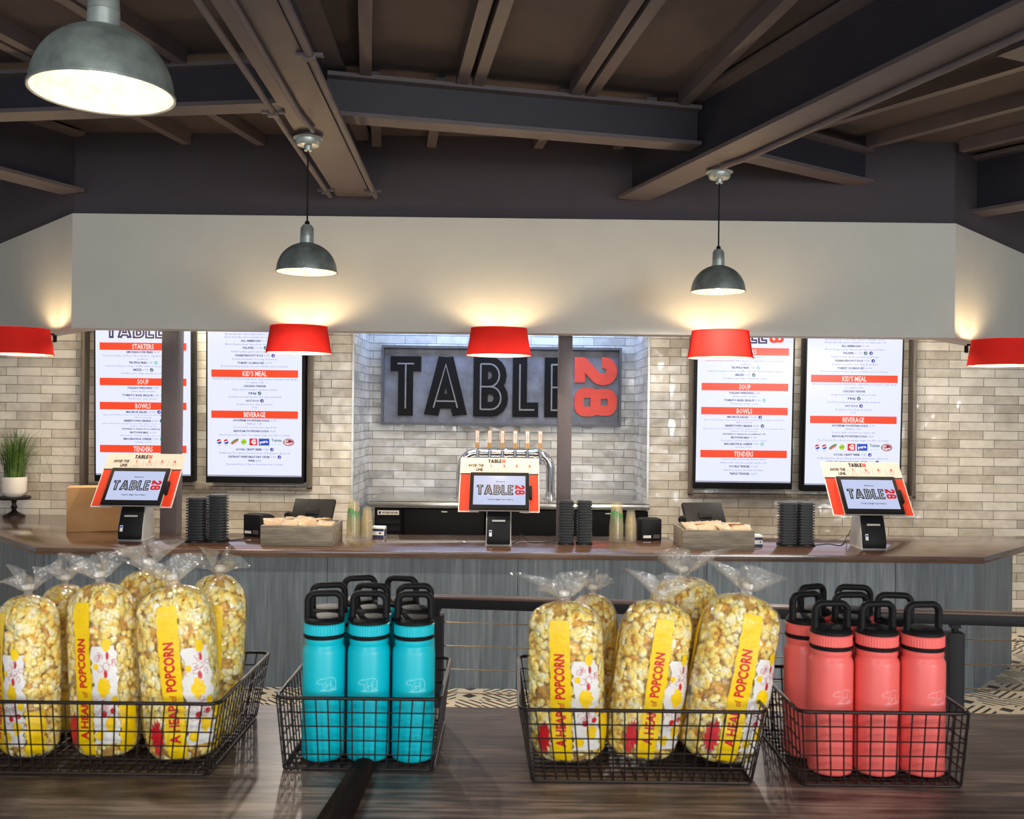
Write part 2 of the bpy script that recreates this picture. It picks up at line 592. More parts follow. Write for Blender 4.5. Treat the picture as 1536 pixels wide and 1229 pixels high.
def put_text(mb, s, x, y, cap, mapf, mi=0, bold=0.0, width=None, align='c', res=1, rot=0):
    """cap = capital height; y = baseline; width squeezes the line to that width"""
    vs, fs, w_ = text2d(s, bold, res)
    sy = cap / 0.70
    sx = sy if width is None else width / w_
    dx = {'c': -w_ * sx / 2, 'l': 0, 'r': -w_ * sx}[align]
    out = []
    for a, b in vs:
        q, r = dx + a * sx, b * sy
        if rot:
            q, r = q * math.cos(rot) - r * math.sin(rot), q * math.sin(rot) + r * math.cos(rot)
        out.append(mapf(x + q, y + r))
    mb.add(out, fs, mi)


def ribbon(pts, w_, closed=False):
    pts = [Vector((p[0], p[1])) for p in pts]
    n = len(pts)
    vs = []
    for i in range(n):
        p = pts[i]
        a = pts[(i - 1) % n] if (closed or i > 0) else None
        b = pts[(i + 1) % n] if (closed or i < n - 1) else None
        d1 = (p - a).normalized() if a is not None else (b - p).normalized()
        d2 = (b - p).normalized() if b is not None else d1
        n1, n2 = Vector((-d1.y, d1.x)), Vector((-d2.y, d2.x))
        m_ = n1 + n2
        m_ = m_ / max(m_.dot(m_) / 2, 0.35) if m_.length > 1e-6 else n1
        vs.append(p + m_ * (w_ / 2))
        vs.append(p - m_ * (w_ / 2))
    m2 = n if closed else n - 1
    fs = [(2 * i, 2 * i + 1, 2 * ((i + 1) % n) + 1, 2 * ((i + 1) % n)) for i in range(m2)]
    return [tuple(v) for v in vs], fs


def arc(cx, cy, rx, ry, a0, a1, n=8):
    return [(cx + rx * math.cos(math.radians(a0 + (a1 - a0) * i / n)), cy + ry * math.sin(math.radians(a0 + (a1 - a0) * i / n))) for i in range(n + 1)]


# letter skeletons in a box of height 1: (advance, [strokes], stroke weight)
def _letters():
    L = {}
    L['T'] = (0.56, [[(0.0, 0.87), (0.52, 0.87)], [(0.26, 0.99), (0.26, 0)]])
    L['A'] = (0.76, [[(0.115, 0), (0.36, 1)], [(0.36, 1), (0.605, 0)], [(0.2, 0.25), (0.52, 0.25)]])
    L['B'] = (0.62, [[(0.125, 0), (0.125, 1)],
                     [(0.13, 0.88)] + arc(0.28, 0.69, 0.17, 0.19, 90, -90) + [(0.13, 0.50)],
                     [(0.13, 0.50)] + arc(0.31, 0.31, 0.17, 0.19, 90, -90) + [(0.13, 0.12)]])
    L['L'] = (0.49, [[(0.125, 0), (0.125, 1)], [(0.13, 0.12), (0.45, 0.12)]])
    L['E'] = (0.52, [[(0.125, 0), (0.125, 1)], [(0.13, 0.12), (0.46, 0.12)], [(0.13, 0.5), (0.42, 0.5)], [(0.13, 0.88), (0.46, 0.88)]])
    L['2'] = (0.66, [[(0.12, 0.64)] + arc(0.31, 0.69, 0.19, 0.19, 180, 0) + arc(0.31, 0.66, 0.19, 0.22, 0, -55, 4) + [(0.10, 0.17)], [(0.0, 0.12), (0.57, 0.12)]])
    def loop(cx, cy, hx, hy, r):
        return arc(cx + hx - r, cy + hy - r, r, r, 0, 90, 4) + arc(cx - hx + r, cy + hy - r, r, r, 90, 180, 4) + arc(cx - hx + r, cy - hy + r, r, r, 180, 270, 4) + arc(cx + hx - r, cy - hy + r, r, r, 270, 360, 4)
    L['8'] = (0.66, [loop(0.31, 0.69, 0.19, 0.20, 0.13), loop(0.31, 0.31, 0.21, 0.20, 0.13)])
    return L


LET = _letters()
ADV = sum(LET[c][0] for c in 'TABLE')


def solid(mb, vs2, fs, mapf, d0, d1, mi=0):
    """extrude a flat ribbon between the depths d0 (back) and d1 (front)"""
    n = len(vs2)
    vs = [mapf(x, y, d0) for x, y in vs2] + [mapf(x, y, d1) for x, y in vs2]
    nf = [tuple(i + n for i in f) for f in fs] + [tuple(reversed(f)) for f in fs]
    cnt = {}
    for f in fs:
        for i in range(len(f)):
            e = (f[i], f[(i + 1) % len(f)])
            cnt[e] = 1
    for (a, b) in cnt:
        if (b, a) not in cnt:
            nf.append((a, b, b + n, a + n))
    mb.add(vs, nf, mi)


INL = {'T': [[(0.12, 0.87), (0.40, 0.87)], [(0.26, 0.87), (0.26, 0.12)]],
       'A': [[(0.155, 0.14), (0.36, 0.86), (0.565, 0.14)], [(0.2, 0.25), (0.52, 0.25)]],
       'B': [[(0.125, 0.12), (0.125, 0.88)]] + [s for s in LET['B'][1][1:]],
       'L': [[(0.125, 0.88), (0.125, 0.12), (0.38, 0.12)]],
       'E': [[(0.38, 0.88), (0.125, 0.88), (0.125, 0.12), (0.38, 0.12)], [(0.13, 0.5), (0.36, 0.5)]]}


def glyph(mb, ch, x, y, h, mapf, wgt, mi=0, d=(0, 0), sx=1.0, rot=False, inl=False):
    """one letter; mapf(x, y, depth).  rot=True turns it a quarter turn clockwise about (x, y)"""
    adv, strokes = LET[ch]
    if inl:
        strokes = INL[ch]

    def mp(a, b, dd):
        a, b = a * h * sx, min(max(b, 0.0), 1.0) * h
        if rot:
            a, b = b, -a
        return mapf(x + a, y + b, dd)
    for q, st in enumerate(strokes):
        cl = ch == '8'
        vs, fs = ribbon(st, wgt * (0.88 if cl else 1), cl)
        e = (d[1] - d[0]) * 0.06 * q
        solid(mb, vs, fs, mp, d[0] + e, d[1] + e, mi)
    return adv * h * sx


def logo(mb, x0, y0, h, mapf, ink, line, red, d0=0.0, dd=0.0006, inline=True, sx=1.0):
    """the word TABLE with the number turned on its side; x0, y0 = lower left corner"""
    x = x0
    for ch in 'TABLE':
        a = glyph(mb, ch, x, y0, h, mapf, 0.24, ink, (d0, d0 + dd), sx)
        if inline:
            glyph(mb, ch, x, y0, h, mapf, 0.055, line, (d0 + 1.2 * dd, d0 + 1.7 * dd), sx, False, True)
        x += a
    x += 0.06 * h
    hh = 0.80 * h
    for i, ch in enumerate('28'):
        glyph(mb, ch, x, y0 + h - i * 0.5 * h + 0.0 * h, hh, mapf, 0.24, red, (d0, d0 + dd), 0.90, True)
    return x + hh - x0


# ---------------------------------------------------------------- the shell
WY, NY = 7.75, 8.6                     # tiled wall, back of the niche
NX0, NX1 = -1.29, 1.105
SY = 6.45                              # face of the white bulkhead
SX0, SX1 = -2.98, 2.98
SZ0, SZ1, CZ = 2.272, 3.045, 3.60

o = MB().box((0, 4.5, -0.05), (16, 17, 0.1)).build('floor', 'floor')
struct(o)
o = MB().box((0, 4.0, CZ + 0.05), (16, 12, 0.1)).build('ceiling', 'deck')
struct(o)
m = MB()
m.box(((NX0 - 7) / 2, WY + 0.5, 1.8), (NX0 + 7, 1.0, 3.6))
struct(m.build('wall_left', 'tile_l'))
m = MB()
m.box(((NX1 + 7) / 2, WY + 0.5, 1.8), (7 - NX1, 1.0, 3.6))
struct(m.build('wall_right', 'tile_l'))
struct(MB().box(((NX0 + NX1) / 2, NY + 0.1, 1.45), (NX1 - NX0, 0.2, 2.9)).build('wall_back', 'tile_n'))
for nm, x in (('wall_niche_left', NX0 + 0.004), ('wall_niche_right', NX1 - 0.004)):
    struct(MB().box((x, (WY + NY) / 2, 1.45), (0.008, NY - WY, 2.9)).build(nm, 'tile_s'))
M['trim'] = plain('pale_metal_edge', (206, 208, 204), 0.3, 0.4)
for i, x in enumerate((NX0, NX1)):
    struct(MB().box((x, WY - 0.003, 1.45), (0.016, 0.012, 2.9)).build('trim_%d' % (i + 1), 'trim'))
m = MB().prism([(-2.96, 6.6), (2.96, 6.6), (4.0, 7.74), (NX1, 7.74), (NX1, NY), (NX0, NY), (NX0, 7.74), (-4.0, 7.74)], 2.9, 2.96)
struct(m.build('ceiling_bar', 'soffit'))

# bulkhead: three facets, thick, with an underside
T_ = 0.18
out = [(SX0 - 1.9, SY + 2.04), (SX0, SY), (SX1, SY), (SX1 + 1.9, SY + 2.04)]
inn = [(SX0 - 1.9 + 0.26, SY + 2.04), (SX0 + 0.08, SY + T_), (SX1 - 0.08, SY + T_), (SX1 + 1.9 - 0.26, SY + 2.04)]
poly = out + inn[::-1]
struct(MB().prism(poly, SZ0, SZ1).build('wall_bulkhead', 'soffit'))
ins = 0.02
poly2 = [(x, y + ins) for x, y in out] + [(x, y) for x, y in inn[::-1]]
struct(MB().prism(poly2, SZ1, CZ).build('wall_fascia', 'fascia'))


# steel frame of the roof
def ibeam(name, p0, p1, zb, h, fw, mat, web_t=0.02, tf=0.022):
    p0, p1 = Vector(p0), Vector(p1)
    d = p1 - p0
    L_ = d.length
    a = math.atan2(d.y, d.x)
    mt = Matrix.Translation((p0.x, p0.y, zb)) @ Matrix.Rotation(a, 4, 'Z')
    m_ = MB()
    m_.box((L_ / 2, 0, tf / 2), (L_, fw, tf), 0, mt)
    m_.box((L_ / 2, 0, h - tf / 2), (L_, fw, tf), 0, mt)
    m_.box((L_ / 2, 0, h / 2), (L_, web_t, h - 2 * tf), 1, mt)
    return struct(m_.build(name, mat))


GZ = 3.18
gL = (P(531, 296, SY), P(362, 0, 3.35))
gR = (P(950, 300, SY), P(1510, 28, 3.52))


def v2(p):
    return Vector((p.x, p.y))


def girder(pw, pc, ext, fw=0.23):
    a, b = v2(pw), v2(pc)
    d = (b - a).normalized()
    e = a + d * ext
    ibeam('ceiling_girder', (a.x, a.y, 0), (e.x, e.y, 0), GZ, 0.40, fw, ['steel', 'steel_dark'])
    return a, d


aL, dL = girder(gL[0], gL[1], 7.5, 0.235)
aR, dR = girder(gR[0], gR[1], 7.5, 0.225)
aF, dF = girder(Vector((-2.98, 6.45, 0)), Vector((-3.30, 5.75, 0)), 7.0, 0.22)
aK, dK = girder(Vector((3.28, 6.83, 0)), Vector((3.78, 6.12, 0)), 6.5, 0.22)


def along(a, d, y):
    t = (y - a.y) / d.y
    return a + d * t


BZ, BH = 3.30, 0.23
b0, b1 = along(aL, dL, 5.12), along(aR, dR, 5.62)
ibeam('ceiling_beam', (b0.x + 0.02, b0.y, 0), (b1.x - 0.02, b1.y, 0), BZ, BH, 0.15, ['steel', 'steel_dark'])
c1 = along(aF, dF, 5.25)
ibeam('ceiling_beam', (c1.x, 5.28, 0), (b0.x - 0.02, 4.93, 0), BZ, BH, 0.15, ['steel', 'steel_dark'])
ibeam('ceiling_beam', (b1.x + 0.12, 5.68, 0), (2.36, 6.46, 0), BZ, BH, 0.15, ['steel', 'steel_dark'])
ibeam('ceiling_beam', (2.15, 4.15, 0), (5.6, 5.6, 0), BZ + 0.03, BH, 0.15, ['steel', 'steel_dark'])


def purlin(x, y, dx, dy, ya, yb, double=False):
    """channel purlin on the line through (x, y) with slope dx/dy, from depth ya to yb"""
    def xx(q):
        return x + (q - y) * dx / dy
    a = math.atan2(yb - ya, xx(yb) - xx(ya))
    L_ = math.hypot(yb - ya, xx(yb) - xx(ya))
    mt = Matrix.Translation((xx(ya), ya, 3.52)) @ Matrix.Rotation(a, 4, 'Z')
    m_ = MB()
    for s in ((-0.045, 0.045) if double else (0,)):
        m_.box((L_ / 2, s, 0.04), (L_, 0.062, 0.08), 0, mt)
    struct(m_.build('ceiling_purlin', 'steel'))


# middle bay
for x, dbl in ((-0.80, False), (-0.25, True), (0.38, True), (0.97, False)):
    yb = b0.y + (x - b0.x) / (b1.x - b0.x) * (b1.y - b0.y)
    purlin(x, yb - 0.08, -0.15, 1.0, -1.5, yb - 0.07, dbl)
for x in (-0.78, -0.42, 0.28, 0.80):
    yb = b0.y + (x - b0.x) / (b1.x - b0.x) * (b1.y - b0.y)
    purlin(x, yb + 0.08, -0.13, 1.0, yb + 0.07, SY + 0.01)
# left bay
for x in (-2.45, -1.77):
    purlin(x, 5.0, 0.22, 1.0, 0.5, 4.97 if x > -2 else 5.1, True)
purlin(-3.1, 5.2, 0.22, 1.0, 0.5, 5.2, True)
for x in (-2.45, -1.95, -1.45):
    purlin(x, 5.3, 0.2, 1.0, 5.25, SY + 0.01)
# right bay
for x, y, ye in ((1.86, 5.98, 0.5), (2.35, 6.35, 0.5), (3.0, 6.42, 0.5)):
    purlin(x, y, -0.66, 1.0, ye, y)

# columns
for px, py, Y, wd in ((258, 640, 6.785, 0.118), (846.5, 640, 6.93, 0.100)):
    p = P(px, py, Y)
    m = MB().box((0, 0, 1.45), (wd, wd, 2.9))
    o = m.build('steel_column', 'steel', bevel=0.006)
    o.location = (p.x, p.y, 0)
    tag(o, 'square dark steel column rising behind the counter in front of the left menu screen' if px < 400 else 'square dark steel column in front of the big wall sign', 'column')

# conduits along the girders
def conduit(label, pts, r=0.016, clamps=()):
    m_ = MB()
    t = thing('conduit', label, 'pipe', pts[0], group='conduits on the ceiling girders')
    q = [Vector(p) - Vector(pts[0]) for p in pts]
    m_.tube(q, r, 10)
    m_.build('pipe', 'steel', t, True)
    for c in clamps:
        cc = q[0].lerp(q[-1], c)
        k_ = MB().box(cc, (0.11, 0.025, 0.012)).box(cc + Vector((0, 0, -0.014)), (0.05, 0.03, 0.02))
        k_.build('clamp', 'steel', t)


def gpt(a, d, y, off, z):
    p = along(a, d, y)
    n_ = Vector((-d.y, d.x))
    return (p.x + n_.x * off, p.y + n_.y * off, z)


conduit('thin painted conduit running under the left edge of the middle ceiling girder', [gpt(aL, dL, 6.40, -0.155, GZ - 0.01), gpt(aL, dL, 1.0, -0.155, GZ - 0.01)], 0.016, (0.03, 0.33))
conduit('thin painted conduit running under the right edge of the middle ceiling girder', [gpt(aL, dL, 6.40, 0.15, GZ - 0.01), gpt(aL, dL, 1.0, 0.15, GZ - 0.01)], 0.018, (0.03, 0.47))
conduit('short conduit feeding the left hanging pendant along the girder underside', [gpt(aL, dL, 4.88, -0.01, GZ - 0.018), gpt(aL, dL, 4.6, -0.03, GZ - 0.018), gpt(aL, dL, 1.0, -0.03, GZ - 0.018)], 0.013)
conduit('thin conduit along the right ceiling girder feeding the right pendant', [gpt(aR, dR, 5.48, 0.06, GZ - 0.018), gpt(aR, dR, 5.3, 0.09, GZ - 0.018), gpt(aR, dR, 1.0, 0.09, GZ - 0.018)], 0.016)

# ---------------------------------------------------------------- counter
CT = 0.865
cfl, cfr = onz(53, 822, CT), onz(1476, 836, CT)
yl, yr = cfl.y, cfr.y
top_poly = [(cfl.x, yl), (cfr.x, yr), (4.12, 7.13), (2.2, 6.80), (-2.6, 6.70), (-3.62, WY - 0.004), (cfl.x - (WY - yl) * 0.93, WY - 0.004)]
o = MB().prism(top_poly, CT - 0.042, CT).build('countertop', 'ctop', bevel=0.003)
tag(o, 'glossy brown wood countertop running across the whole service counter', 'countertop')
IN = 0.06
bp = [(cfl.x + 0.03, yl + IN), (cfr.x - 0.03, yr + IN), (3.52, 6.70), (3.40, 6.90), (2.2, 6.70), (-2.6, 6.62), (-3.5, WY - 0.01), (cfl.x - (WY - yl) * 0.93 + 0.12, WY - 0.01)]
t = thing('service_counter', 'blue-grey woodgrain panelled counter base under the brown worktop', 'counter', (0, 6.0, 0))
m = MB()
m.prism([(x, y - 6.0) for x, y in bp], 0.0, CT - 0.042)
m.build('base_panel', 'laminate', t)
m = MB()
kp = [(x, y - 6.0) for x, y in bp]
for i in range(5):
    x = cfl.x + 0.6 + i * 1.19
    y = yl + IN + (yr - yl) * (x - cfl.x) / (cfr.x - cfl.x) - 6.0
    m.box((x, y - 0.0005, 0.41), (0.004, 0.003, 0.82))
M['seam'] = plain('dark_seam', (58, 64, 70), 0.7)
m.build('panel_seam', 'seam', t)

# ---------------------------------------------------------------- railing behind the display table
RA, RB = onz(655, 893, 1.08), onz(1440, 917, 1.08)
rd = (v2(RB) - v2(RA)).normalized()
RA2 = v2(RA)
Lr = 4.0
ang = math.atan2(rd.y, rd.x)
t = thing('cable_railing', 'black metal cable railing with brown top rail behind the display table', 'railing', (RA2.x, RA2.y, 0), ang)
MB().box((Lr / 2 - 0.03, 0, 1.055), (Lr, 0.05, 0.035)).build('top_rail', 'black_metal', t, bevel=0.003)
MB().box((Lr / 2 - 0.03, 0, 1.076), (Lr, 0.056, 0.008)).build('rail_cap', 'rail_wood', t, bevel=0.002)
d2 = (v2(onz(1433, 917, 1.08)) - RA2).length
for x in (0.0, d2, d2 * 2):
    p_ = MB().box((x, 0, 0.505), (0.05, 0.05, 1.01)).build('post', 'black_metal', t, bevel=0.002)
    MB().tube([(x, 0, 1.005), (x, 0, 1.04)], 0.012, 10).box((x, 0, 1.03), (0.03, 0.03, 0.012)).build('bracket', 'black_metal', p_, True)
for i in range(11):
    z = 0.985 - 0.083 * (i + 0.0)
    MB().tube([(-0.01, -0.0, z), (Lr - 0.05, 0.0, z)], 0.0024, 6).build('cable', 'cable', t, True)

# ---------------------------------------------------------------- hanging galvanised pendants
def make_pendant():
    """origin = centre of the shade rim; the cord runs up to the canopy under the girder"""
    t = thing('pendant_lamp', 'x', 'lamp', (0, 0, 0), group='galvanised dome pendants')
    R, H = 0.157, 0.152
    prof, inn = [], []
    for i in range(15):
        a = PI / 2 * i / 14
        r, z = R * math.cos(a) ** 0.95 if i < 14 else 0.0, H * math.sin(a)
        if r < 0.04:
            break
        prof.append((r, z))
    prof = [(R + 0.004, -0.004), (R + 0.004, 0.002)] + prof + [(0.038, H * 0.985)]
    sh = MB().lathe(prof, 48).build('shade', 'galv_dark', t, True)
    MB().lathe([(R + 0.003, -0.004)] + [(r - 0.0025, z - 0.002) for r, z in prof[2:]] + [(0.001, H * 0.96)], 48).build('lining', 'white_enamel', sh, True)
    z0 = H * 0.97
    MB().lathe([(0.036, z0), (0.036, z0 + 0.036), (0.033, z0 + 0.037), (0.033, z0 + 0.040), (0.0355, z0 + 0.041), (0.0335, z0 + 0.082), (0.026, z0 + 0.092), (0.024, z0 + 0.098), (0.0, z0 + 0.099)], 28).build('socket_cap', 'galv', t, True)
    MB().lathe([(0.013, z0 + 0.097), (0.013, z0 + 0.112), (0.008, z0 + 0.120), (0.0, z0 + 0.121)], 16).build('strain_relief', 'black', t, True)
    MB().lathe([(0.0, 0.012), (0.022, 0.02), (0.030, 0.042), (0.024, 0.066), (0.013, 0.085), (0.012, 0.11)], 20).build('bulb', 'bulb', t, True)
    zc = GZ - 2.46
    MB().tube([(0, 0, z0 + 0.11), (0, 0, zc - 0.06)], 0.0045, 8).build('cord', 'black', t, True)
    c = MB().lathe([(0.0, zc - 0.085), (0.02, zc - 0.085), (0.022, zc - 0.062), (0.055, zc - 0.058), (0.062, zc - 0.05), (0.066, zc - 0.028), (0.078, zc - 0.022), (0.078, zc - 0.018), (0.0, zc - 0.018)], 32).build('canopy', 'galv', t, True)
    MB().lathe([(0.052, zc - 0.02), (0.052, zc + 0.0), (0, zc)], 20).build('junction_box', 'steel', c, True)
    return t


pend = make_pendant()
pend['label'] = 'large galvanised dome pendant hanging nearest, cut by the top left edge of the view'
pts = []
for (px, py, Y) in ((154, 150, 2.21), (460, 409, 5.02), (1077, 441, 5.62)):
    p = P(px, py, Y)
    pts.append((p.x, p.y, 2.46))
pend.location = pts[0]
copy_tree(pend, pts[1], 0, 'galvanised dome pendant on a black cord above the left red lamp')
copy_tree(pend, pts[2], 0, 'galvanised dome pendant on a black cord above the right red lamp')

for p in pts:                                   # the open mouth of each shade throws a wide cone downwards
    l = bpy.data.lights.new('pendant_light', 'SPOT')
    l.energy = 20 if p[1] < 3 else 80
    l.color = (1.0, 0.92, 0.80)
    l.spot_size = math.radians(168)
    l.spot_blend = 0.25
    l.shadow_soft_size = 0.035
    o = bpy.data.objects.new('pendant_light', l)
    C.objects.link(o)
    o.location = (p[0], p[1], p[2] - 0.035)


# ---------------------------------------------------------------- red drum lamps on the bulkhead edge
def make_red(reach=0.222):
    t = thing('red_lamp', 'x', 'lamp', (0, 0, 0), group='red shaded lamps along the bulkhead')
    R0, R1, H = 0.21, 0.182, 0.172
    MB().lathe([(R0, 0), (R1, H)], 56).build('lamp_shade', 'red_shade', t, True)
    MB().lathe([(R0 - 0.003, 0.0005), (R1 - 0.003, H - 0.0005)], 56).build('lining', 'shade_in', t, True)
    m_ = MB()
    for r, z in ((R0, 0), (R1, H)):
        m_.tube([(r * math.cos(2 * PI * i / 48), r * math.sin(2 * PI * i / 48), z) for i in range(48)], 0.0028, 6, closed=True)
    m_.build('shade_rim', 'red_shade', t, True)
    MB().lathe([(0, 0.045), (0.03, 0.055), (0.038, 0.085), (0.026, 0.112), (0.014, 0.13), (0.014, 0.15)], 20).build('bulb', 'bulb_red', t, True)
    a_ = MB().tube([(0, 0, 0.145), (0, 0.05, 0.15), (0, R1 - 0.0, 0.15), (0, reach, 0.15)], 0.007, 10)
    a_.tube([(-R1, 0, 0.142), (R1, 0, 0.142)], 0.003, 6)
    ar = a_.build('bracket_arm', 'black_metal', t, True)
    MB().box((0, reach + 0.004, 0.12), (0.05, 0.012, 0.05)).build('wall_plate', 'black_metal', ar, bevel=0.004)
    return t


red = make_red()
rl = [(448, 533, 'red drum lamp on the bulkhead below the left galvanised pendant', 1.06),
      (748, 537, 'red drum lamp in front of the big wall sign', 1.0),
      (1080, 540, 'red drum lamp below the right galvanised pendant', 1.0)]
spots = []
for i, (px, py, lb, s) in enumerate(rl):
    p = P(px, py, 6.218)
    o = red if i == 0 else copy_tree(red)
    o.location = (p.x, p.y, 2.105)
    o['label'] = lb
    spots.append(o.location.copy())
for px, py, rz, lb in ((30, 533, -PI / 4 + 0.02, 'red drum lamp above the potted grass, cut by the left edge of the view'), (1501, 556, PI / 4 - 0.02, 'red drum lamp cut by the right edge of the view')):
    p = P(px, py, 6.47)
    o = copy_tree(red, (p.x, p.y, 2.09), rz, lb)
    spots.append(o.location.copy())

# ---------------------------------------------------------------- menu screens
MENU_A = [('i', 260, 'SMOKEHOUSE FRIES 8.99', 232, 0), ('d', 285, 'Seasoned skin-on fries, bbq chicken, signature cheese fondue,', 560), ('d', 308, 'scallions', 74),
          ('i', 333, 'TRUFFLE FRIES 7.49', 165, 1), ('d', 357, 'Seasoned skin-on fries, truffle infused oil, parmesan cheese', 525), ('i', 383, 'MEZZE 6.79', 104, 2), ('d', 407, 'Crudit\u00e9, pita chips, hummus, olives', 308),
          ('i', 509, 'ITALIAN WEDDING 5.49', 214, 0), ('d', 532, 'Garlic herb crostini', 170), ('i', 560, 'TOMATO BASIL BISQUE 5.49', 256, 1), ('d', 583, 'Parmesan crisp, pesto', 198),
          ('i', 677, 'MAURICE SALAD 10.29', 205, 3), ('s', 697, 'Ham, smoked turkey, Swiss cheese, green olives, gherkin, egg, romaine, house made', 562), ('s', 714, 'Maurice dressing', 114),
          ('i', 738, 'GREEKTOWN GRAINS 8.49', 240, 2), ('s', 758, 'quinoa, brown rice, baby greens, cucumber, grape tomato, red onion, kalamata olives,', 572), ('s', 775, 'chickpeas, Greek vinaigrette', 192),
          ('b', 795, 'Add falafel or chicken for an additional 1.99', 300), ('i', 820, 'MOTOWN MAC 9.99', 180, 0), ('s', 841, 'bbq chicken, cavatappi, fondue, bacon, scallion', 318),
          ('i', 865, 'MACARONI & CHEESE 7.49', 240, 1), ('s', 886, 'cavatappi, fondue', 122),
          ('d', 971, 'Served with seasoned skin-on fries.', 310), ('d', 996, 'Add a side of house-made ranch 1.29', 324), ('i', 1022, 'DOUBLE TENDER 11.29', 198, 0), ('d', 1047, 'Hand breaded chicken tenders', 274), ('i', 1073, 'TRIPLE TENDER 12.99', 192, 0)]
BARS_A = [(221, 'STARTERS', 150), (467, 'SOUP', 80), (635, 'BOWLS', 108), (935, 'TENDERS', 134)]
MENU_B = [('d', 74, 'All handhelds come with lettuce, tomato, onion.', 420), ('d', 95, 'Gluten-friendly option available for an additional 1.99', 430),
          ('i', 120, 'ALL AMERICAN 11.99', 192, 0), ('d', 144, 'Black Angus patty, American cheese, local bun', 412), ('i', 169, 'FALAFEL 11.29', 132, 4), ('d', 195, 'Falafel patty, garlic spread, local bun', 325),
          ('i', 222, 'DEARBORN HOT DOG 9.99', 240, 3), ('d', 247, 'Dearborn jumbo hot dog, local bun', 312), ('i', 274, 'TURKEY CLUBHOUSE 10.99', 240, 0), ('d', 297, 'Roasted turkey breast, bacon crumble aioli, local bun', 468),
          ('d', 386, "All kid's meals are served with fries, applesauce, souvenir soft drink", 590), ('d', 409, 'or organic milk', 128), ('i', 435, 'CHICKEN TENDER', 158, 0), ('d', 459, 'Single hand breaded chicken tender', 318),
          ('i', 485, 'PB&J', 52, 2), ('d', 510, 'Crustless peanut butter and jelly sandwich', 372), ('i', 537, 'HOT DOG', 86, 3), ('d', 562, 'Dearborn hot dog, local bun', 252), ('d', 585, '7.99', 34),
          ('i', 675, 'SOUVENIR FOUNTAIN SODA 6.99', 298, 0), ('d', 698, 'REFILLS 1.49', 104), ('d', 722, 'Comes with a straw-less sipper lid', 300), ('i', 749, 'REGULAR FOUNTAIN SODA 4.69', 290, 0), ('d', 777, 'The Detroit Zoo does not supply single use lids or straws', 496),
          ('i', 877, 'LOCAL CRAFT BEER 7.49', 226, 3), ('d', 903, "Griffinclaw Zoo Brew, Frankenmuth Hefeweizen, Batch 69", 498), ('i', 929, 'DETROIT VINEYARDS DRY CIDER 7.49', 332, 3), ('i', 956, 'WINE 8.49', 92, 0), ('d', 981, "Stemmari Nero D'Avola, Stemmari Pinot Grigio", 398)]
BARS_B = [(348, "KID'S MEAL", 168), (634, 'BEVERAGE', 150)]
K = 4.655


def disc2(mb, x, y, r, mapf, mi, ry=None, n=16, d=0.0):
    ry = ry or r
    vs = [mapf(x + r * math.cos(2 * PI * i / n), y + ry * math.sin(2 * PI * i / n), d) for i in range(n)]
    mb.add(vs, [tuple(range(n))], mi)


def rect2(mb, x0, y0, x1, y1, mapf, mi=0, d=0.0):
    mb.add([mapf(x0, y0, d), mapf(x1, y0, d), mapf(x1, y1, d), mapf(x0, y1, d)], [(0, 1, 2, 3)], mi)


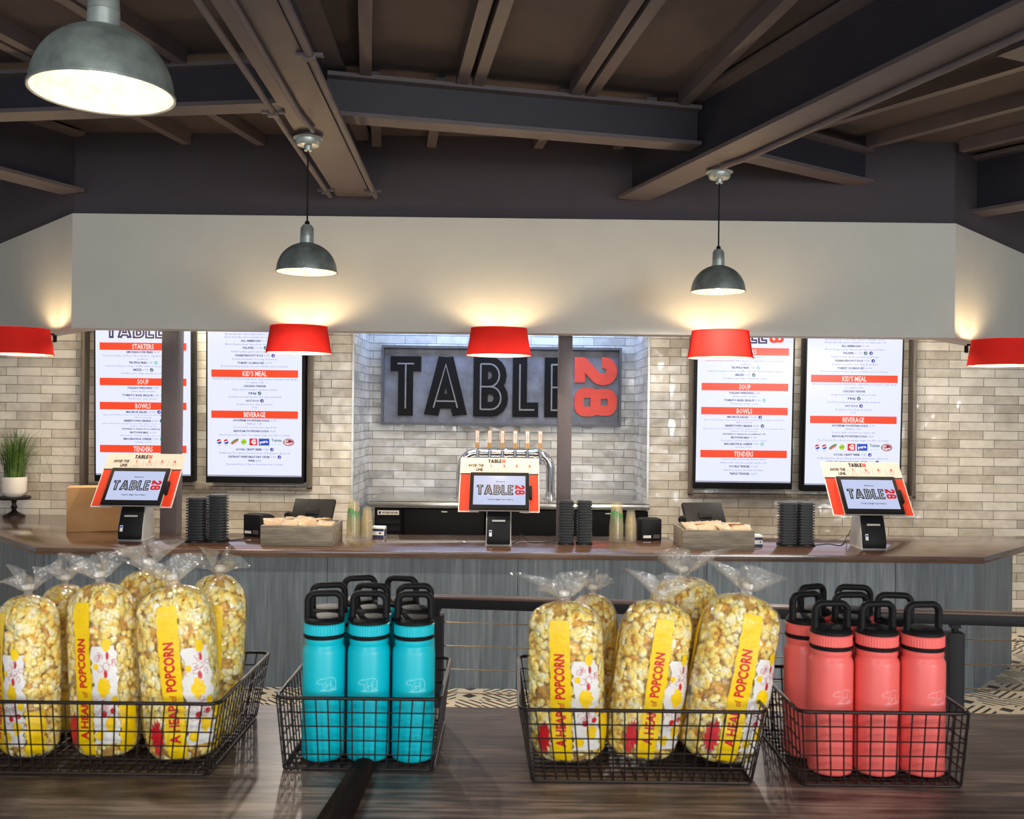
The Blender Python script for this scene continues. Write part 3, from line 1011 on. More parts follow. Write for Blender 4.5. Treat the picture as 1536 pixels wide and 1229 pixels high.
def menu(label, pxl, pxr, pyb, rows, bars, ref, logo_y, Y=7.60, group=None):
    """screen face between the pixel columns pxl..pxr ending at row pyb; local x right, z up, face at y = 0"""
    pc = P((pxl + pxr) / 2, pyb, Y)
    s = Y / F
    W = (pxr - pxl) * s
    H = W * 16 / 9
    t = thing('menu_screen', label, 'screen', (pc.x, pc.y, pc.z), group=group)
    t.rotation_euler = (math.radians(2.0), 0, 0)
    b = 0.015
    bz = MB()
    bz.box((0, 0.066, H / 2 - 0.02), (W + 2 * b, 0.118, H + 2 * b + 0.04))
    bz.build('bezel', 'black', t, bevel=0.006)
    sc_ = MB().quad((-W / 2, -0.001 + 0.007, 0), (W / 2, 0.006, 0), (W / 2, 0.006, H), (-W / 2, 0.006, H)).build('display', 'screen', t)
    ins_ = MB()
    fr = [(-W / 2 - 0.006, -0.010), (W / 2 + 0.006, -0.010), (W / 2 + 0.006, H + 0.006), (-W / 2 - 0.006, H + 0.006)]
    rb, rf = ribbon(fr, 0.010, True)
    solid(ins_, rb, rf, lambda x, y, d: (x, 0.006 - d, y), 0, 0.004)
    ins_.build('screen_surround', 'black', t)
    u = s / K                      # metres per measured unit

    def mp(x, y, d=0.0):
        return (x, 0.0045 - d, y)

    def zz(row):
        return (ref - row) * u

    tx = MB()
    cuts = sorted(b_[0] for b_ in bars)
    sec = -1
    ICW = {1: 1, 2: 0, 3: 2, 4: 0}
    for r in rows:
        ty, row, st, wd = r[:4]
        ns_ = sum(1 for c_ in cuts if c_ < row)
        if ns_ != sec and tx.v:
            tx.build('menu_text', ['menu_navy', 'menu_soft'], sc_)
            tx = MB()
        sec = ns_
        cap = {'i': 13.5, 'd': 12.0, 's': 9.5, 'b': 10}[ty] * u
        y = zz(row) - cap / 2
        icon = r[4] if ty == 'i' else 0
        x = -((16 if icon else 0) * u)
        if st.rsplit(' ', 1)[-1].replace('.', '').isdigit() and ty == 'i':
            nm_, pr = st.rsplit(' ', 1)
            wn_ = wd * len(nm_) / (len(st) - 1.0)
            put_text(tx, nm_, x - wd * u / 2, y, cap, mp, 0, 0.035, wn_ * u, 'l')
            put_text(tx, pr, x + wd * u / 2, y, cap, mp, 1, 0.0, (wd - wn_ - 8) * u, 'r')
        else:
            put_text(tx, st, x, y, cap, mp, 0 if ty in 'ib' else 1, 0.03 if ty in 'ib' else 0.0, wd * u)
        if icon:
            ic = MB()
            ix = x + wd * u / 2 + 24 * u
            disc2(ic, ix, zz(row), 12.5 * u, mp, ICW[icon])
            lf = [(ix - 5 * u, zz(row) - 5 * u), (ix + 1 * u, zz(row) - 2 * u), (ix + 6 * u, zz(row) + 6 * u)]
            if icon == 3:
                lf = arc(ix - 1 * u, zz(row), 5 * u, 5 * u, -120, 70, 6)
            a_, b_ = ribbon(lf, 4 * u)
            ic.add([mp(p[0], p[1], 0.0008) for p in a_], b_, 3)
            ic.build('diet_icon', ['ink_teal', 'ink_mint', 'ink_blue', 'menu_white'], sc_)
            if icon == 4:
                ic = MB()
                disc2(ic, ix + 38 * u, zz(row), 12.5 * u, mp, 2)
                a_, b_ = ribbon(arc(ix + 37 * u, zz(row), 5 * u, 5 * u, -120, 70, 6), 4 * u)
                ic.add([mp(p[0], p[1], 0.0008) for p in a_], b_, 3)
                ic.build('diet_icon', ['ink_teal', 'ink_mint', 'ink_blue', 'menu_white'], sc_)
    tx.build('menu_text', ['menu_navy', 'menu_soft'], sc_)
    for row, st, wd in bars:
        hb = MB()
        rect2(hb, -302 * u, zz(row + 26), 302 * u, zz(row - 26), mp, 0, -0.0005)
        put_text(hb, st, 0, zz(row) - 17 * u, 34 * u, lambda x, y: mp(x, y, 0.0005), 1, 0.015, wd * u)
        hb.build('header_bar', ['menu_red', 'menu_white'], sc_)
    ln = MB()
    rect2(ln, -W / 2, 0.004, W / 2, 0.009, mp, 0)
    ln.build('bottom_line', 'menu_navy', sc_)
    if logo_y is not None:
        lg = MB()
        h_ = 125 * u
        wl = ADV * h_ + 0.78 * h_
        logo(lg, -wl / 2 * 1.1, zz(logo_y), h_, mp, 0, 1, 2, 0.0002, 0.0006, sx=1.12)
        lg.build('menu_logo', ['menu_navy', 'menu_white', 'menu_red'], sc_)
    if rows is MENU_B:
        y = zz(825)
        x = -247 * u
        lgs = []
        for q in range(2):
            m_ = MB()
            cx_ = x + q * 49 * u
            disc2(m_, cx_, y, 17 * u, mp, 0, d=0.0002)
            up = [(cx_ + 17 * u * math.cos(math.radians(a)), y + 17 * u * math.sin(math.radians(a))) for a in range(15, 200, 15)]
            m_.add([mp(a, b_, 0.0006) for a, b_ in up], [tuple(range(len(up)))], 1)
            a_, b_ = ribbon([(cx_ - 16 * u, y - 3 * u), (cx_ - 3 * u, y - 1 * u), (cx_ + 8 * u, y + 5 * u), (cx_ + 16.5 * u, y + 4 * u)], 6 * u)
            m_.add([mp(p[0], p[1], 0.001) for p in a_], b_, 2)
            put_text(m_, 'pepsi', cx_, y - 29 * u, 7 * u, mp, 0)
            m_.build('drink_logo', ['lg_blue', 'lg_red', 'menu_white'], sc_)
        m_ = MB()
        cx_ = -137 * u
        a_, b_ = ribbon([(cx_ - 26 * u, y - 14 * u), (cx_ - 4 * u, y + 6 * u), (cx_ + 24 * u, y + 18 * u)], 15 * u)
        m_.add([mp(p[0], p[1]) for p in a_], b_, 0)
        put_text(m_, 'DEW', cx_ + 4 * u, y - 8 * u, 15 * u, lambda p, q: mp(p, q, 0.0008), 1, 0.05, 46 * u, rot=0.5)
        m_.build('drink_logo', ['lg_green', 'lg_red'], sc_)
        m_ = MB()
        cx_ = -75 * u
        disc2(m_, cx_, y, 19 * u, mp, 0, 20 * u)
        put_text(m_, 'mist', cx_, y - 5 * u, 13 * u, lambda p, q: mp(p, q, 0.0008), 1, 0.04, 32 * u, rot=0.2)
        m_.build('drink_logo', ['lg_lime', 'lg_green'], sc_)
        m_ = MB()
        cx_ = -9 * u
        rect2(m_, cx_ - 27 * u, y - 24 * u, cx_ + 27 * u, y + 24 * u, mp, 0)
        put_text(m_, 'G', cx_, y - 15 * u, 32 * u, lambda p, q: mp(p, q, 0.0008), 1, 0.06)
        m_.build('drink_logo', ['lg_red', 'menu_white'], sc_)
        m_ = MB()
        cx_ = 66 * u
        rect2(m_, cx_ - 37 * u, y - 24 * u, cx_ + 37 * u, y + 24 * u, mp, 0)
        put_text(m_, 'pure', cx_, y - 6 * u, 18 * u, lambda p, q: mp(p, q, 0.0008), 1, 0.05, 58 * u, rot=0.12)
        m_.build('drink_logo', ['lg_blue', 'menu_white'], sc_)
        m_ = MB()
        put_text(m_, 'Tropicana', 153 * u, y + 5 * u, 19 * u, mp, 0, 0.03, 70 * u)
        put_text(m_, 'lemonade', 153 * u, y - 18 * u, 8 * u, mp, 1, 0.0, 62 * u)
        m_.build('drink_logo', ['ink_teal', 'ink_mint'], sc_)
        m_ = MB()
        cx_ = 237 * u
        disc2(m_, cx_, y, 39 * u, mp, 0, 26 * u, 24)
        a_, b_ = ribbon(arc(cx_, y, 32 * u, 20 * u, 0, 360, 24)[:-1], 2.5 * u, True)
        m_.add([mp(p[0], p[1], 0.0006) for p in a_], b_, 1)
        put_text(m_, 'Dr', cx_ - 12 * u, y + 1 * u, 15 * u, lambda p, q: mp(p, q, 0.0008), 1, 0.05, rot=0.15)
        put_text(m_, 'Pepper', cx_ + 1 * u, y - 13 * u, 14 * u, lambda p, q: mp(p, q, 0.0008), 1, 0.05, 52 * u, rot=0.15)
        m_.build('drink_logo', ['lg_maroon', 'menu_white'], sc_)
    return t


gm = 'menu screens on the tiled wall'
menu('upright menu screen with starters, soup and bowls behind the left column', 143.5, 285.5, 713, MENU_A, BARS_A, 1118, 165, group=gm)
menu("upright menu screen with kid's meals and drinks left of the wall sign", 311, 452, 715, MENU_B, BARS_B, 1066, None, group=gm)
menu('upright menu screen with starters and tenders right of the wall sign', 1043.5, 1186, 724, MENU_A, BARS_A, 1134, 165, group=gm)
menu("upright menu screen with kid's meals and drinks behind the right ordering kiosk", 1207, 1349, 728, MENU_B, BARS_B, 1090, None, group=gm)


def menu_frame(label, pxl, pxr, pyb):
    a = P(pxl, pyb, WY)
    b = P(pxr, pyb, WY)
    t = thing('wooden_shadow_box', label, 'frame', ((a.x + b.x) / 2, WY - 0.052, (a.z + b.z) / 2), group='shallow wooden frames round the menu screens')
    W = b.x - a.x
    H = 1.55
    for nm, c, s in (('frame_side', (-W / 2, 0, H / 2), (0.03, 0.10, H)), ('frame_side', (W / 2, 0, H / 2), (0.03, 0.10, H)), ('frame_bottom', (0, 0, 0.0), (W + 0.03, 0.10, 0.03)), ('frame_top', (0, 0, H), (W + 0.03, 0.10, 0.03))):
        MB().box(c, s).build(nm, 'frame_wood', t, bevel=0.003)


menu_frame('shallow grey-brown wooden frame round the left pair of menu screens', 130, 466, 731)
menu_frame('shallow grey-brown wooden frame round the right pair of menu screens', 1034, 1363, 744)

# ---------------------------------------------------------------- big wall sign
SYN = 8.50
sa, sb = P(571, 637, SYN), P(933, 522, SYN)
sW, sH = sb.x - sa.x, sb.z - sa.z
t = thing('wall_sign', 'large framed metal sign with black and red raised lettering in the tiled niche', 'sign', ((sa.x + sb.x) / 2, SYN, sa.z))
MB().box((0, 0.055, sH / 2), (sW - 0.02, 0.02, sH - 0.02)).build('sign_panel', 'sign_panel', t)
m = MB()
rb, rf = ribbon([(-sW / 2 + 0.011, 0.011), (sW / 2 - 0.011, 0.011), (sW / 2 - 0.011, sH - 0.011), (-sW / 2 + 0.011, sH - 0.011)], 0.022, True)
solid(m, rb, rf, lambda x, y, d: (x, 0.085 - d, y), 0, 0.085)
m.build('sign_frame', 'sign_frame', t)
u = SYN / F


def smp(x, y, d=0.0):
    return (x, 0.045 - d, y)


xs = {'T': 585, 'A': 636.5, 'B': 710, 'L': 769, 'E': 817}
pxc = (571 + 933) / 2
for ch, px in xs.items():
    lm = MB()
    x = (px - pxc) * u + 0.0
    h = 90 * u
    sxx = {'T': 0.98, 'A': 0.98, 'B': 0.96, 'L': 0.96, 'E': 0.94}[ch]
    glyph(lm, ch, x, 12 * u + 0.01, h, smp, 0.25, 0, (0, 0.022), sxx)
    lt = lm.build('sign_letter', 'sign_black', t)
    li = MB()
    glyph(li, ch, x, 12 * u + 0.01, h, smp, 0.026, 0, (0.024, 0.0265), sxx, False, True)
    li.build('inline_groove', 'sign_groove', lt)
for i, ch in enumerate('28'):
    lm = MB()
    glyph(lm, ch, (862 - pxc) * u, (103 - i * 47) * u + 0.01, 64 * u, smp, 0.25, 0, (0, 0.022), 1.04, True)
    lm.build('sign_number', 'sign_red', t)

# ---------------------------------------------------------------- back bar cooler and beer tower
FY = 7.70
fa, fb = P(551, 754, FY), P(975, 764, FY)
fx0, fx1 = fa.x, fb.x
FZ = 1.005
fw_ = fx1 - fx0 - 0.02
t = thing('bar_cooler', 'long black under-counter cooler with a stainless top standing in the tiled niche', 'cooler', ((fx0 + fx1) / 2, FY, 0))
hw = fw_ / 2
D = NY - FY - 0.03
MB().box((0, D / 2 + 0.02, 0.53), (min(hw * 2, NX1 - NX0) - 0.09, D - 0.04, 0.86)).build('cooler_body', 'cooler_black', t)
tp = MB()
tp.box((0, 0.015, FZ - 0.022), (fw_, 0.09, 0.044))
tp.box((0, D / 2, FZ - 0.021), (NX1 - NX0 - 0.12, D, 0.042))
tp.build('steel_top', 'stainless', t, bevel=0.002)
x = -hw + 0.06
for w_ in (0.0,):
    g = MB()
    for i in range(9):
        g.box((x + 0.10, 0.012, 0.90 - i * 0.058), (0.19, 0.02, 0.030))
    g.box((x + 0.10, 0.024, 0.6), (0.2, 0.006, 0.70))
    gg = g.build('vent_grille', 'black', t)
    n_ = MB().box((x + 0.10, -0.001, 0.918), (0.172, 0.006, 0.034))
    nn = n_.build('nameplate', 'paper', t)
    n2 = MB()
    put_text(n2, 'BEVERAGE-AIR', x + 0.115, 0.910, 0.016, lambda a, b: (a, -0.0052, b), 0, 0.03, 0.128)
    rect2(n2, x + 0.022, 0.908, x + 0.042, 0.928, lambda a, b, d=0: (a, -0.0052, b), 1)
    n2.build('nameplate_text', ['bd_ink', 'navy'], nn)
x += 0.23
dw = (hw * 2 - 0.29) / 3 - 0.01
for i in range(3):
    d_ = MB().box((x + dw / 2, 0.006, 0.53), (dw, 0.04, 0.84)).build('cooler_door', 'cooler_black', t, bevel=0.006)
    MB().box((x + dw / 2, -0.018, 0.93), (0.05, 0.012, 0.012)).build('door_lock', 'stainless', d_, bevel=0.003)
    x += dw + 0.012

TY = 8.12
ta, tb = P(692, 680, TY), P(826, 681, TY)
TZ = P(758, 680.5, TY).z
t = thing('beer_tower', 'polished chrome arch beer tower with six wooden tap handles on the back bar', 'beer tower', ((ta.x + tb.x) / 2, TY, FZ))
hw = (tb.x - ta.x) / 2
zt = TZ - FZ
r = 0.13
path = [(-hw, 0, 0.0), (-hw, 0, zt - r)] + [(-hw + r - r * math.cos(a), 0, zt - r + r * math.sin(a)) for a in [PI / 16 * i for i in range(1, 8)]]
path += [(-hw + r, 0, zt), (0, 0, zt), (hw - r, 0, zt)]
path += [(hw - r + r * math.sin(a), 0, zt - r + r * math.cos(a)) for a in [PI / 16 * i for i in range(1, 8)]] + [(hw, 0, zt - r), (hw, 0, 0)]
MB().tube(path, 0.038, 20).build('arch', 'chrome', t, True, angle=60)
for x in (-hw, hw):
    MB().lathe([(0.062, 0), (0.062, 0.012), (0.044, 0.016), (0.044, 0.05), (0.039, 0.052)], 24, mat=Matrix.Translation((x, 0, 0))).build('base_flange', 'chrome', t, True)
for x in (-hw + r, 0.0, hw - r):
    MB().tube([(x - 0.009, 0, zt), (x + 0.009, 0, zt)], 0.05, 20).build('clamp_ring', 'chrome', t, True)
for i, px in enumerate((716, 734.5, 753.5, 772.5, 791, 810)):
    x = P(px, 680, TY - 0.08).x - (ta.x + tb.x) / 2
    f_ = MB().tube([(x, -0.03, zt), (x, -0.085, zt)], 0.014, 12).tube([(x, -0.085, zt + 0.03), (x, -0.085, zt - 0.03), (x, -0.09, zt - 0.085)], [0.015, 0.015, 0.010], 12)
    f_.tube([(x, -0.085, zt + 0.03), (x, -0.085, zt + 0.05)], 0.009, 10)
    fo = f_.build('faucet', 'chrome', t, True)
    h_ = MB().box((x, -0.085, zt + 0.122), (0.036, 0.022, 0.150)).build('tap_handle', 'maple', fo, bevel=0.003)
# printed cards on the handles
    c_ = MB().box((x, -0.0972, zt + 0.142), (0.024, 0.001, 0.096))
    put_text(c_, ('AMBER ALE', 'PALE ALE', 'DRY CIDER', 'PILSNER', 'WHEAT', 'LAGER')[i], x + 0.006, zt + 0.102, 0.011, lambda a, b: (a, -0.0982, b), 1, 0.02, 0.075, 'l', rot=PI / 2)
    c_.build('tap_card', ['paper', 'bd_redink'], fo)

# ---------------------------------------------------------------- ordering kiosks
TILT = math.radians(40)
ct_, st_ = math.cos(TILT), math.sin(TILT)


def make_kiosk():
    t = thing('ordering_kiosk', 'x', 'kiosk', (0, 0, 0), group='self-ordering kiosks on the counter')
    # housing: light grey side shell around a black receipt printer
    prof = [(0.0, 0.0), (0.215, 0.0), (0.215, 0.10), (0.175, 0.245), (0.075, 0.245), (0.050, 0.215), (0.012, 0.10), (0.0, 0.02)]
    m_ = MB()
    mt = Matrix(((0, 0, 1, 0), (1, 0, 0, 0), (0, 1, 0, 0), (0, 0, 0, 1)))
    m_.prism(prof, -0.082, 0.082, 0, mt)
    hs = m_.build('housing', 'grey_panel', t, bevel=0.004)
    pf = [(-0.014, 0.012), (0.15, 0.012), (0.15, 0.235), (0.062, 0.235), (0.035, 0.20), (-0.006, 0.105), (-0.018, 0.05)]
    m_ = MB().prism(pf, -0.076, 0.076, 0, mt)
    pr = m_.build('receipt_printer', 'black_soft', t, bevel=0.008)
    pp = MB().box((0, 0, 0), (0.085, 0.006, 0.012), 0, Matrix.Translation((0, 0.0135, 0.163)) @ Matrix.Rotation(-0.4, 4, 'X'))
    pp.build('paper_slot', 'grey_panel', pr)
    MB().box((0, 0, 0), (0.018, 0.002, 0.040), 0, Matrix.Translation((-0.052, -0.0135, 0.085)) @ Matrix.Rotation(-0.21, 4, 'X')).box((0, 0, 0), (0.014, 0.0024, 0.010), 1, Matrix.Translation((-0.052, -0.0128, 0.095)) @ Matrix.Rotation(-0.21, 4, 'X')).build('sticker', ['paper', 'lg_blue'], pr)
    MB().box((0, 0.10, 0.006), (0.17, 0.20, 0.012)).build('base_plate', 'grey_panel', t, bevel=0.002)
    m_ = MB().prism([(0.02, 0.225), (0.13, 0.225), (0.16, 0.32), (0.06, 0.26)], -0.05, 0.05, 0, mt)
    m_.build('neck', 'black', t)

    # tilted card board: s runs up the slope
    def pl(x, s, d=0.0):
        return (x, 0.01 + s * st_ - d * ct_, 0.218 + s * ct_ + d * st_)
    W, H = 0.53, 0.44
    poly = [(-W / 2, 0), (-0.13, 0), (-0.13, 0.08), (0.135, 0.08), (0.135, 0), (W / 2, 0), (W / 2, H), (-W / 2, H)]
    m_ = MB()
    n = len(poly)
    m_.add([pl(x, s, 0) for x, s in poly] + [pl(x, s, 0.006) for x, s in poly], [tuple(range(n - 1, -1, -1)), tuple(range(n, 2 * n))] + [(i, (i + 1) % n, n + (i + 1) % n, n + i) for i in range(n)])
    bd = m_.build('sign_board', 'bd_edge', t)
    e = 0.006
    m_ = MB()
    for poly in ([(-W / 2 + e, e), (-0.13 - e, e), (-0.13 - e, 0.30), (-W / 2 + e, 0.30)], [(0.135 + e, e), (W / 2 - e, e), (W / 2 - e, 0.30), (0.135 + e, 0.30)], [(-0.14, 0.09), (0.145, 0.09), (0.145, 0.30), (-0.14, 0.30)]):
        m_.add([pl(x, s, 0.0068) for x, s in poly], [(0, 1, 2, 3)], 0)
    m_.build('red_print', 'bd_red', bd)
    m_ = MB()
    m_.add([pl(x, s, 0.0068) for x, s in [(-W / 2 + 0.003, 0.31), (W / 2 - 0.003, 0.31), (W / 2 - 0.003, H - 0.003), (-W / 2 + 0.003, H - 0.003)]], [(0, 1, 2, 3)], 0)
    m_.add([pl(x, s, 0.0070) for x, s in [(-W / 2 + 0.003, 0.299), (W / 2 - 0.003, 0.299), (W / 2 - 0.003, 0.310), (-W / 2 + 0.003, 0.310)]], [(0, 1, 2, 3)], 1)
    m_.build('cream_print', ['bd_cream', 'bd_ink'], bd)
    m_ = MB()

    def bp_(x, s, d=0.0):
        return pl(x, s, 0.0074 + d)
    logo(m_, -0.078, 0.397, 0.031, bp_, 0, 0, 1, 0, 0.0004, False)
    put_text(m_, 'AVOID THE', -0.108, 0.364, 0.022, bp_, 0, 0.05, 0.105, 'r')
    put_text(m_, 'LINE.', -0.108, 0.330, 0.022, bp_, 0, 0.05, 0.052, 'r')
    for i, (nn, lines) in enumerate((('1.', ('Select', 'Entrees and', 'Beverages')), ('2.', ('Enter Pager', 'Number')), ('3.', ('Pay',)), ('4.', ('Pick Up', 'Order')))):
        x = -0.052 + i * 0.085
        rect2(m_, x - 0.043, 0.325, x - 0.0418, 0.378, bp_, 2)
        put_text(m_, nn, x, 0.364, 0.020, bp_, 1, 0.05)
        for q, s_ in enumerate(lines):
            put_text(m_, s_, x, 0.349 - q * 0.012, 0.0075, bp_, 2)
    m_.build('board_text', ['bd_ink', 'bd_redink', 'steel'], bd)

    # touch screen
    def tp_(x, s, d=0.0):
        return pl(x + 0.002, s, 0.036 + d)
    m_ = MB()
    mt2 = Matrix.Translation(pl(0.002, 0.151, 0.022)) @ Matrix.Rotation(PI / 2 - TILT, 4, 'X')
    m_.box((0, 0, 0), (0.392, 0.30, 0.028), 0, mt2)
    ts = m_.build('touch_screen', 'black', t, bevel=0.008)
    m_ = MB().box((0, 0, -0.004), (0.396, 0.304, 0.018), 0, mt2)
    m_.build('screen_shell', 'grey_panel', ts, bevel=0.006)
    m_ = MB()
    rect2(m_, -0.171, 0.036, 0.171, 0.268, tp_, 0, 0.0006)
    m_.build('display', 'k_screen', ts)
    m_ = MB()

    def dp_(x, s, d=0.0):
        return tp_(x, s, 0.0012 + d)
    logo(m_, -0.150, 0.112, 0.082, dp_, 0, 1, 2, 0, 0.0005, True, 1.02)
    put_text(m_, 'Welcome to', 0.005, 0.216, 0.011, dp_, 0, 0.03, 0.062)
    put_text(m_, 'Touch to Begin Your Order :)', 0.005, 0.072, 0.012, dp_, 0, 0.03, 0.165)
    m_.build('display_text', ['k_ink', 'k_line', 'k_red'], ts)
    m_ = MB().box((0.207, 0.145, -0.006), (0.020, 0.10, 0.03), 0, Matrix.Translation(pl(0, 0, 0.026)) @ Matrix.Rotation(PI / 2 - TILT, 4, 'X'))
    m_.build('card_reader', 'black', t, bevel=0.006)
    return t


kio = make_kiosk()
kp_ = [(194, 812.5, 'ordering kiosk in front of the brown cardboard box, at the left end of the counter'),
       (747.5, 820, 'ordering kiosk in front of the chrome beer tower, at the middle of the counter'),
       (1312, 826, 'ordering kiosk in front of the right pair of menu screens')]
for i, (px, py, lb) in enumerate(kp_):
    p = onz(px, py, CT)
    o = kio if i == 0 else copy_tree(kio)
    o.location = (p.x, p.y + 0.01, CT)
    o['label'] = lb

# power cords lying on the counter
def cord(label, pts, r=0.0028):
    q = [Vector(p) for p in pts]
    s = []
    for i in range(len(q) - 1):
        a, b = q[max(i - 1, 0)], q[i]
        c_, d_ = q[i + 1], q[min(i + 2, len(q) - 1)]
        for k_ in range(6):
            x = k_ / 6
            s.append(0.5 * ((2 * b) + (c_ - a) * x + (2 * a - 5 * b + 4 * c_ - d_) * x * x + (3 * b - a - 3 * c_ + d_) * x ** 3))
    s.append(q[-1])
    t_ = MB().tube([p - q[0] for p in s], r, 6).build('power_cord', 'black', None, True)
    t_.location = q[0]
    tag(t_, label, 'cord', 'black cords on the counter')


zc_ = CT + 0.004
def cz(px, py, dz=0.0):
    p = onz(px, py, CT)
    return (p.x, p.y, zc_ + dz)


cord('thin black cord running from the right kiosk to the right pager stacks', [cz(1222, 819), cz(1243, 817), cz(1262, 819), cz(1270, 810, 0.02), P(1273, 802, 6.32), P(1276, 795, 6.40)])
cord('thin black cord looping between the middle kiosk and its pager stacks', [cz(769, 816), cz(778, 811), P(782, 802, 6.45), cz(794, 814), cz(812, 815), cz(834, 812)])
cord('thin black cord running from the left pager stacks to the receipt printer', [cz(338, 811.5), cz(348, 812), cz(358, 810), cz(372, 808)])


# ---------------------------------------------------------------- stacked guest pagers
def rrect(hx, hy, r, n=4):
    pts_ = []
    for cx_, cy_, a0 in ((hx - r, hy - r, 0), (-hx + r, hy - r, 90), (-hx + r, -hy + r, 180), (hx - r, -hy + r, 270)):
        for i in range(n + 1):
            a = math.radians(a0 + 90 * i / n)
            pts_.append((cx_ + r * math.cos(a), cy_ + r * math.sin(a)))
    return pts_


PH = 0.0185


def make_pager():
    t = MB()
    for hx, z0, z1 in ((0.043, 0.0, 0.005), (0.0535, 0.005, 0.0125), (0.043, 0.0125, 0.0182)):
        t.prism(rrect(hx, hx, 0.012), z0, z1)
    t.box((0, -0.0531, 0.0088), (0.05, 0.003, 0.004))
    return t.build('guest_pager', 'charcoal', None, bevel=0.0008, bseg=1)


pg = make_pager()
first = True
stk = [(291.5, 814, 15, 1.12, 'black square pager in the lower tower right of the left kiosk'), (322.5, 814, 16, 1.1, 'black square pager in the taller tower right of the left kiosk'),
       (849.5, 818, 15, 0.93, 'black square pager in the tower at the foot of the right column'), (877, 818, 15, 0.93, 'black square pager in the tower left of the tall clear cups'),
       (1184, 820, 15, 1.02, 'black square pager in the left tower beside the right kiosk cord'), (1210.5, 820, 15, 1.02, 'black square pager in the tower nearest the right kiosk cord')]
for i, (px, py, n, s, lb) in enumerate(stk):
    p = onz(px, py, CT)
    base = thing('pager_charger', lb.replace('square pager in', 'charging base under'), 'charger', (p.x, p.y + 0.055, CT), group='pager charging bases')
    MB().prism(rrect(0.057 * s, 0.057 * s, 0.01), 0, 0.012).build('charger_base', 'black', base, bevel=0.001)
    MB().box((0, -0.0575 * s, 0.006), (0.03, 0.002, 0.004)).build('charger_light', 'steel', base)
    for k_ in range(n):
        o = pg if first else pg.copy()
        if not first:
            C.objects.link(o)
        first = False
        o.location = (p.x + random.Random(i * 50 + k_).uniform(-0.001, 0.001), p.y + 0.055, CT + 0.012 + k_ * PH)
        o.scale = (s, s, 1.0)
        top = k_ == n - 1
        tag(o, (lb.replace('pager', 'pager topmost') if top else lb), 'pager', 'pager tower %d' % (i + 1) if not top else None)

# ---------------------------------------------------------------- crates of cookies
def make_crate():
    t = thing('wooden_crate', 'x', 'crate', (0, 0, 0), group='grey wooden crates of cookies')
    W, D_, H, k_ = 0.462, 0.36, 0.128, 0.014
    for nm, c, s in (('crate_side', (0, k_ / 2, H / 2), (W, k_, H)), ('crate_side', (0, D_ - k_ / 2, H / 2), (W, k_, H)),
                     ('crate_end', (-W / 2 + k_ / 2, D_ / 2, H / 2), (k_, D_ - 2 * k_, H)), ('crate_end', (W / 2 - k_ / 2, D_ / 2, H / 2), (k_, D_ - 2 * k_, H)),
                     ('crate_bottom', (0, D_ / 2, 0.006), (W - 2 * k_, D_ - 2 * k_, 0.012))):
        MB().box(c, s).build(nm, 'tray', t, bevel=0.002)
    return t


crate = make_crate()
pa = onz(444.5, 819, CT)
pb = onz(1078, 825.5, CT)
crate.location = (pa.x, pa.y, CT)
crate['label'] = 'grey weathered wooden crate of cookies between the receipt printer and the tall cups'
copy_tree(crate, (pb.x, pb.y, CT), 0, 'grey weathered wooden crate of cookies right of the middle of the counter')


def make_packet(seed, dark):
    rng = random.Random(seed)
    t = thing('cookie_packet', 'x', 'cookies', (0, 0, 0), group='clear packets of cookies')
    n, W, L_ = 8, 0.122, 0.100
    vs, fs = [], []
    for sgn in (1, -1):
        for j in range(n + 1):
            for i in range(n + 1):
                u_, v_ = i / n * 2 - 1, j / n * 2 - 1
                h = 0.014 * (max(0, 1 - u_ ** 4) ** 0.6) * (max(0, 1 - v_ ** 2) ** 0.5) + rng.uniform(-0.004, 0.004) * (abs(u_) < 1 and abs(v_) < 1)
                vs.append((u_ * W / 2 * (1 + 0.03 * math.sin(9 * v_)), v_ * L_ / 2, sgn * h))
    k_ = (n + 1) ** 2
    for q in (0, 1):
        for j in range(n):
            for i in range(n):
                a = q * k_ + j * (n + 1) + i
                f = (a, a + 1, a + n + 2, a + n + 1)
                fs.append(f if q == 0 else f[::-1])
    MB().add(vs, fs).build('packet_film', 'cookie_film', t, True)
    for c in range(2):
        m_ = MB().lathe([(0.0, -0.007), (0.026, -0.006), (0.031, 0.0), (0.026, 0.006), (0.0, 0.008)], 16, 0, Matrix.Translation((-0.026 + c * 0.05, rng.uniform(-0.006, 0.006), 0)) @ Matrix.Rotation(rng.uniform(-0.15, 0.15), 4, 'X'))
        m_.build('cookie', 'choc' if (dark + c) % 2 else 'cookie', t, True)
    return t


pk = [make_packet(5, 0), make_packet(9, 1)]
n_ = 0
for side, (cx_, nm) in enumerate(((pa, 'left'), (pb, 'right'))):
    spots_ = [(-0.165, 0.07, 0.118, 0.35, 0.6), (-0.060, 0.07, 0.112, -0.2, 0.5), (0.055, 0.07, 0.116, 0.3, 0.45), (0.160, 0.07, 0.112, -0.35, 0.4),
              (-0.13, 0.18, 0.125, 0.5, -0.2), (0.0, 0.19, 0.128, -0.3, 0.3), (0.135, 0.18, 0.122, 0.2, -0.35),
              (-0.08, 0.28, 0.112, 0.1, 0.3), (0.10, 0.28, 0.115, -0.2, -0.2)]
    words_ = ('front left corner of the', 'front, second from left, of the', 'front, third from left, of the', 'front right corner of the', 'middle left of the', 'centre of the', 'middle right of the', 'rear left of the', 'rear right of the')
    for j, (x, y, z, rz, rx) in enumerate(spots_):
        src = pk[(j + side) % 2]
        o = src if n_ < 2 and src.location.length == 0 else copy_tree(src)
        n_ += 1
        o.location = (cx_.x + x, cx_.y + y, CT + z + 0.018)
        o.rotation_euler = (rx, 0.15 * math.sin(j * 3 + side), rz + side * 0.2)
        o['label'] = 'cookie packet in the %s %s wooden crate' % (words_[j], nm)

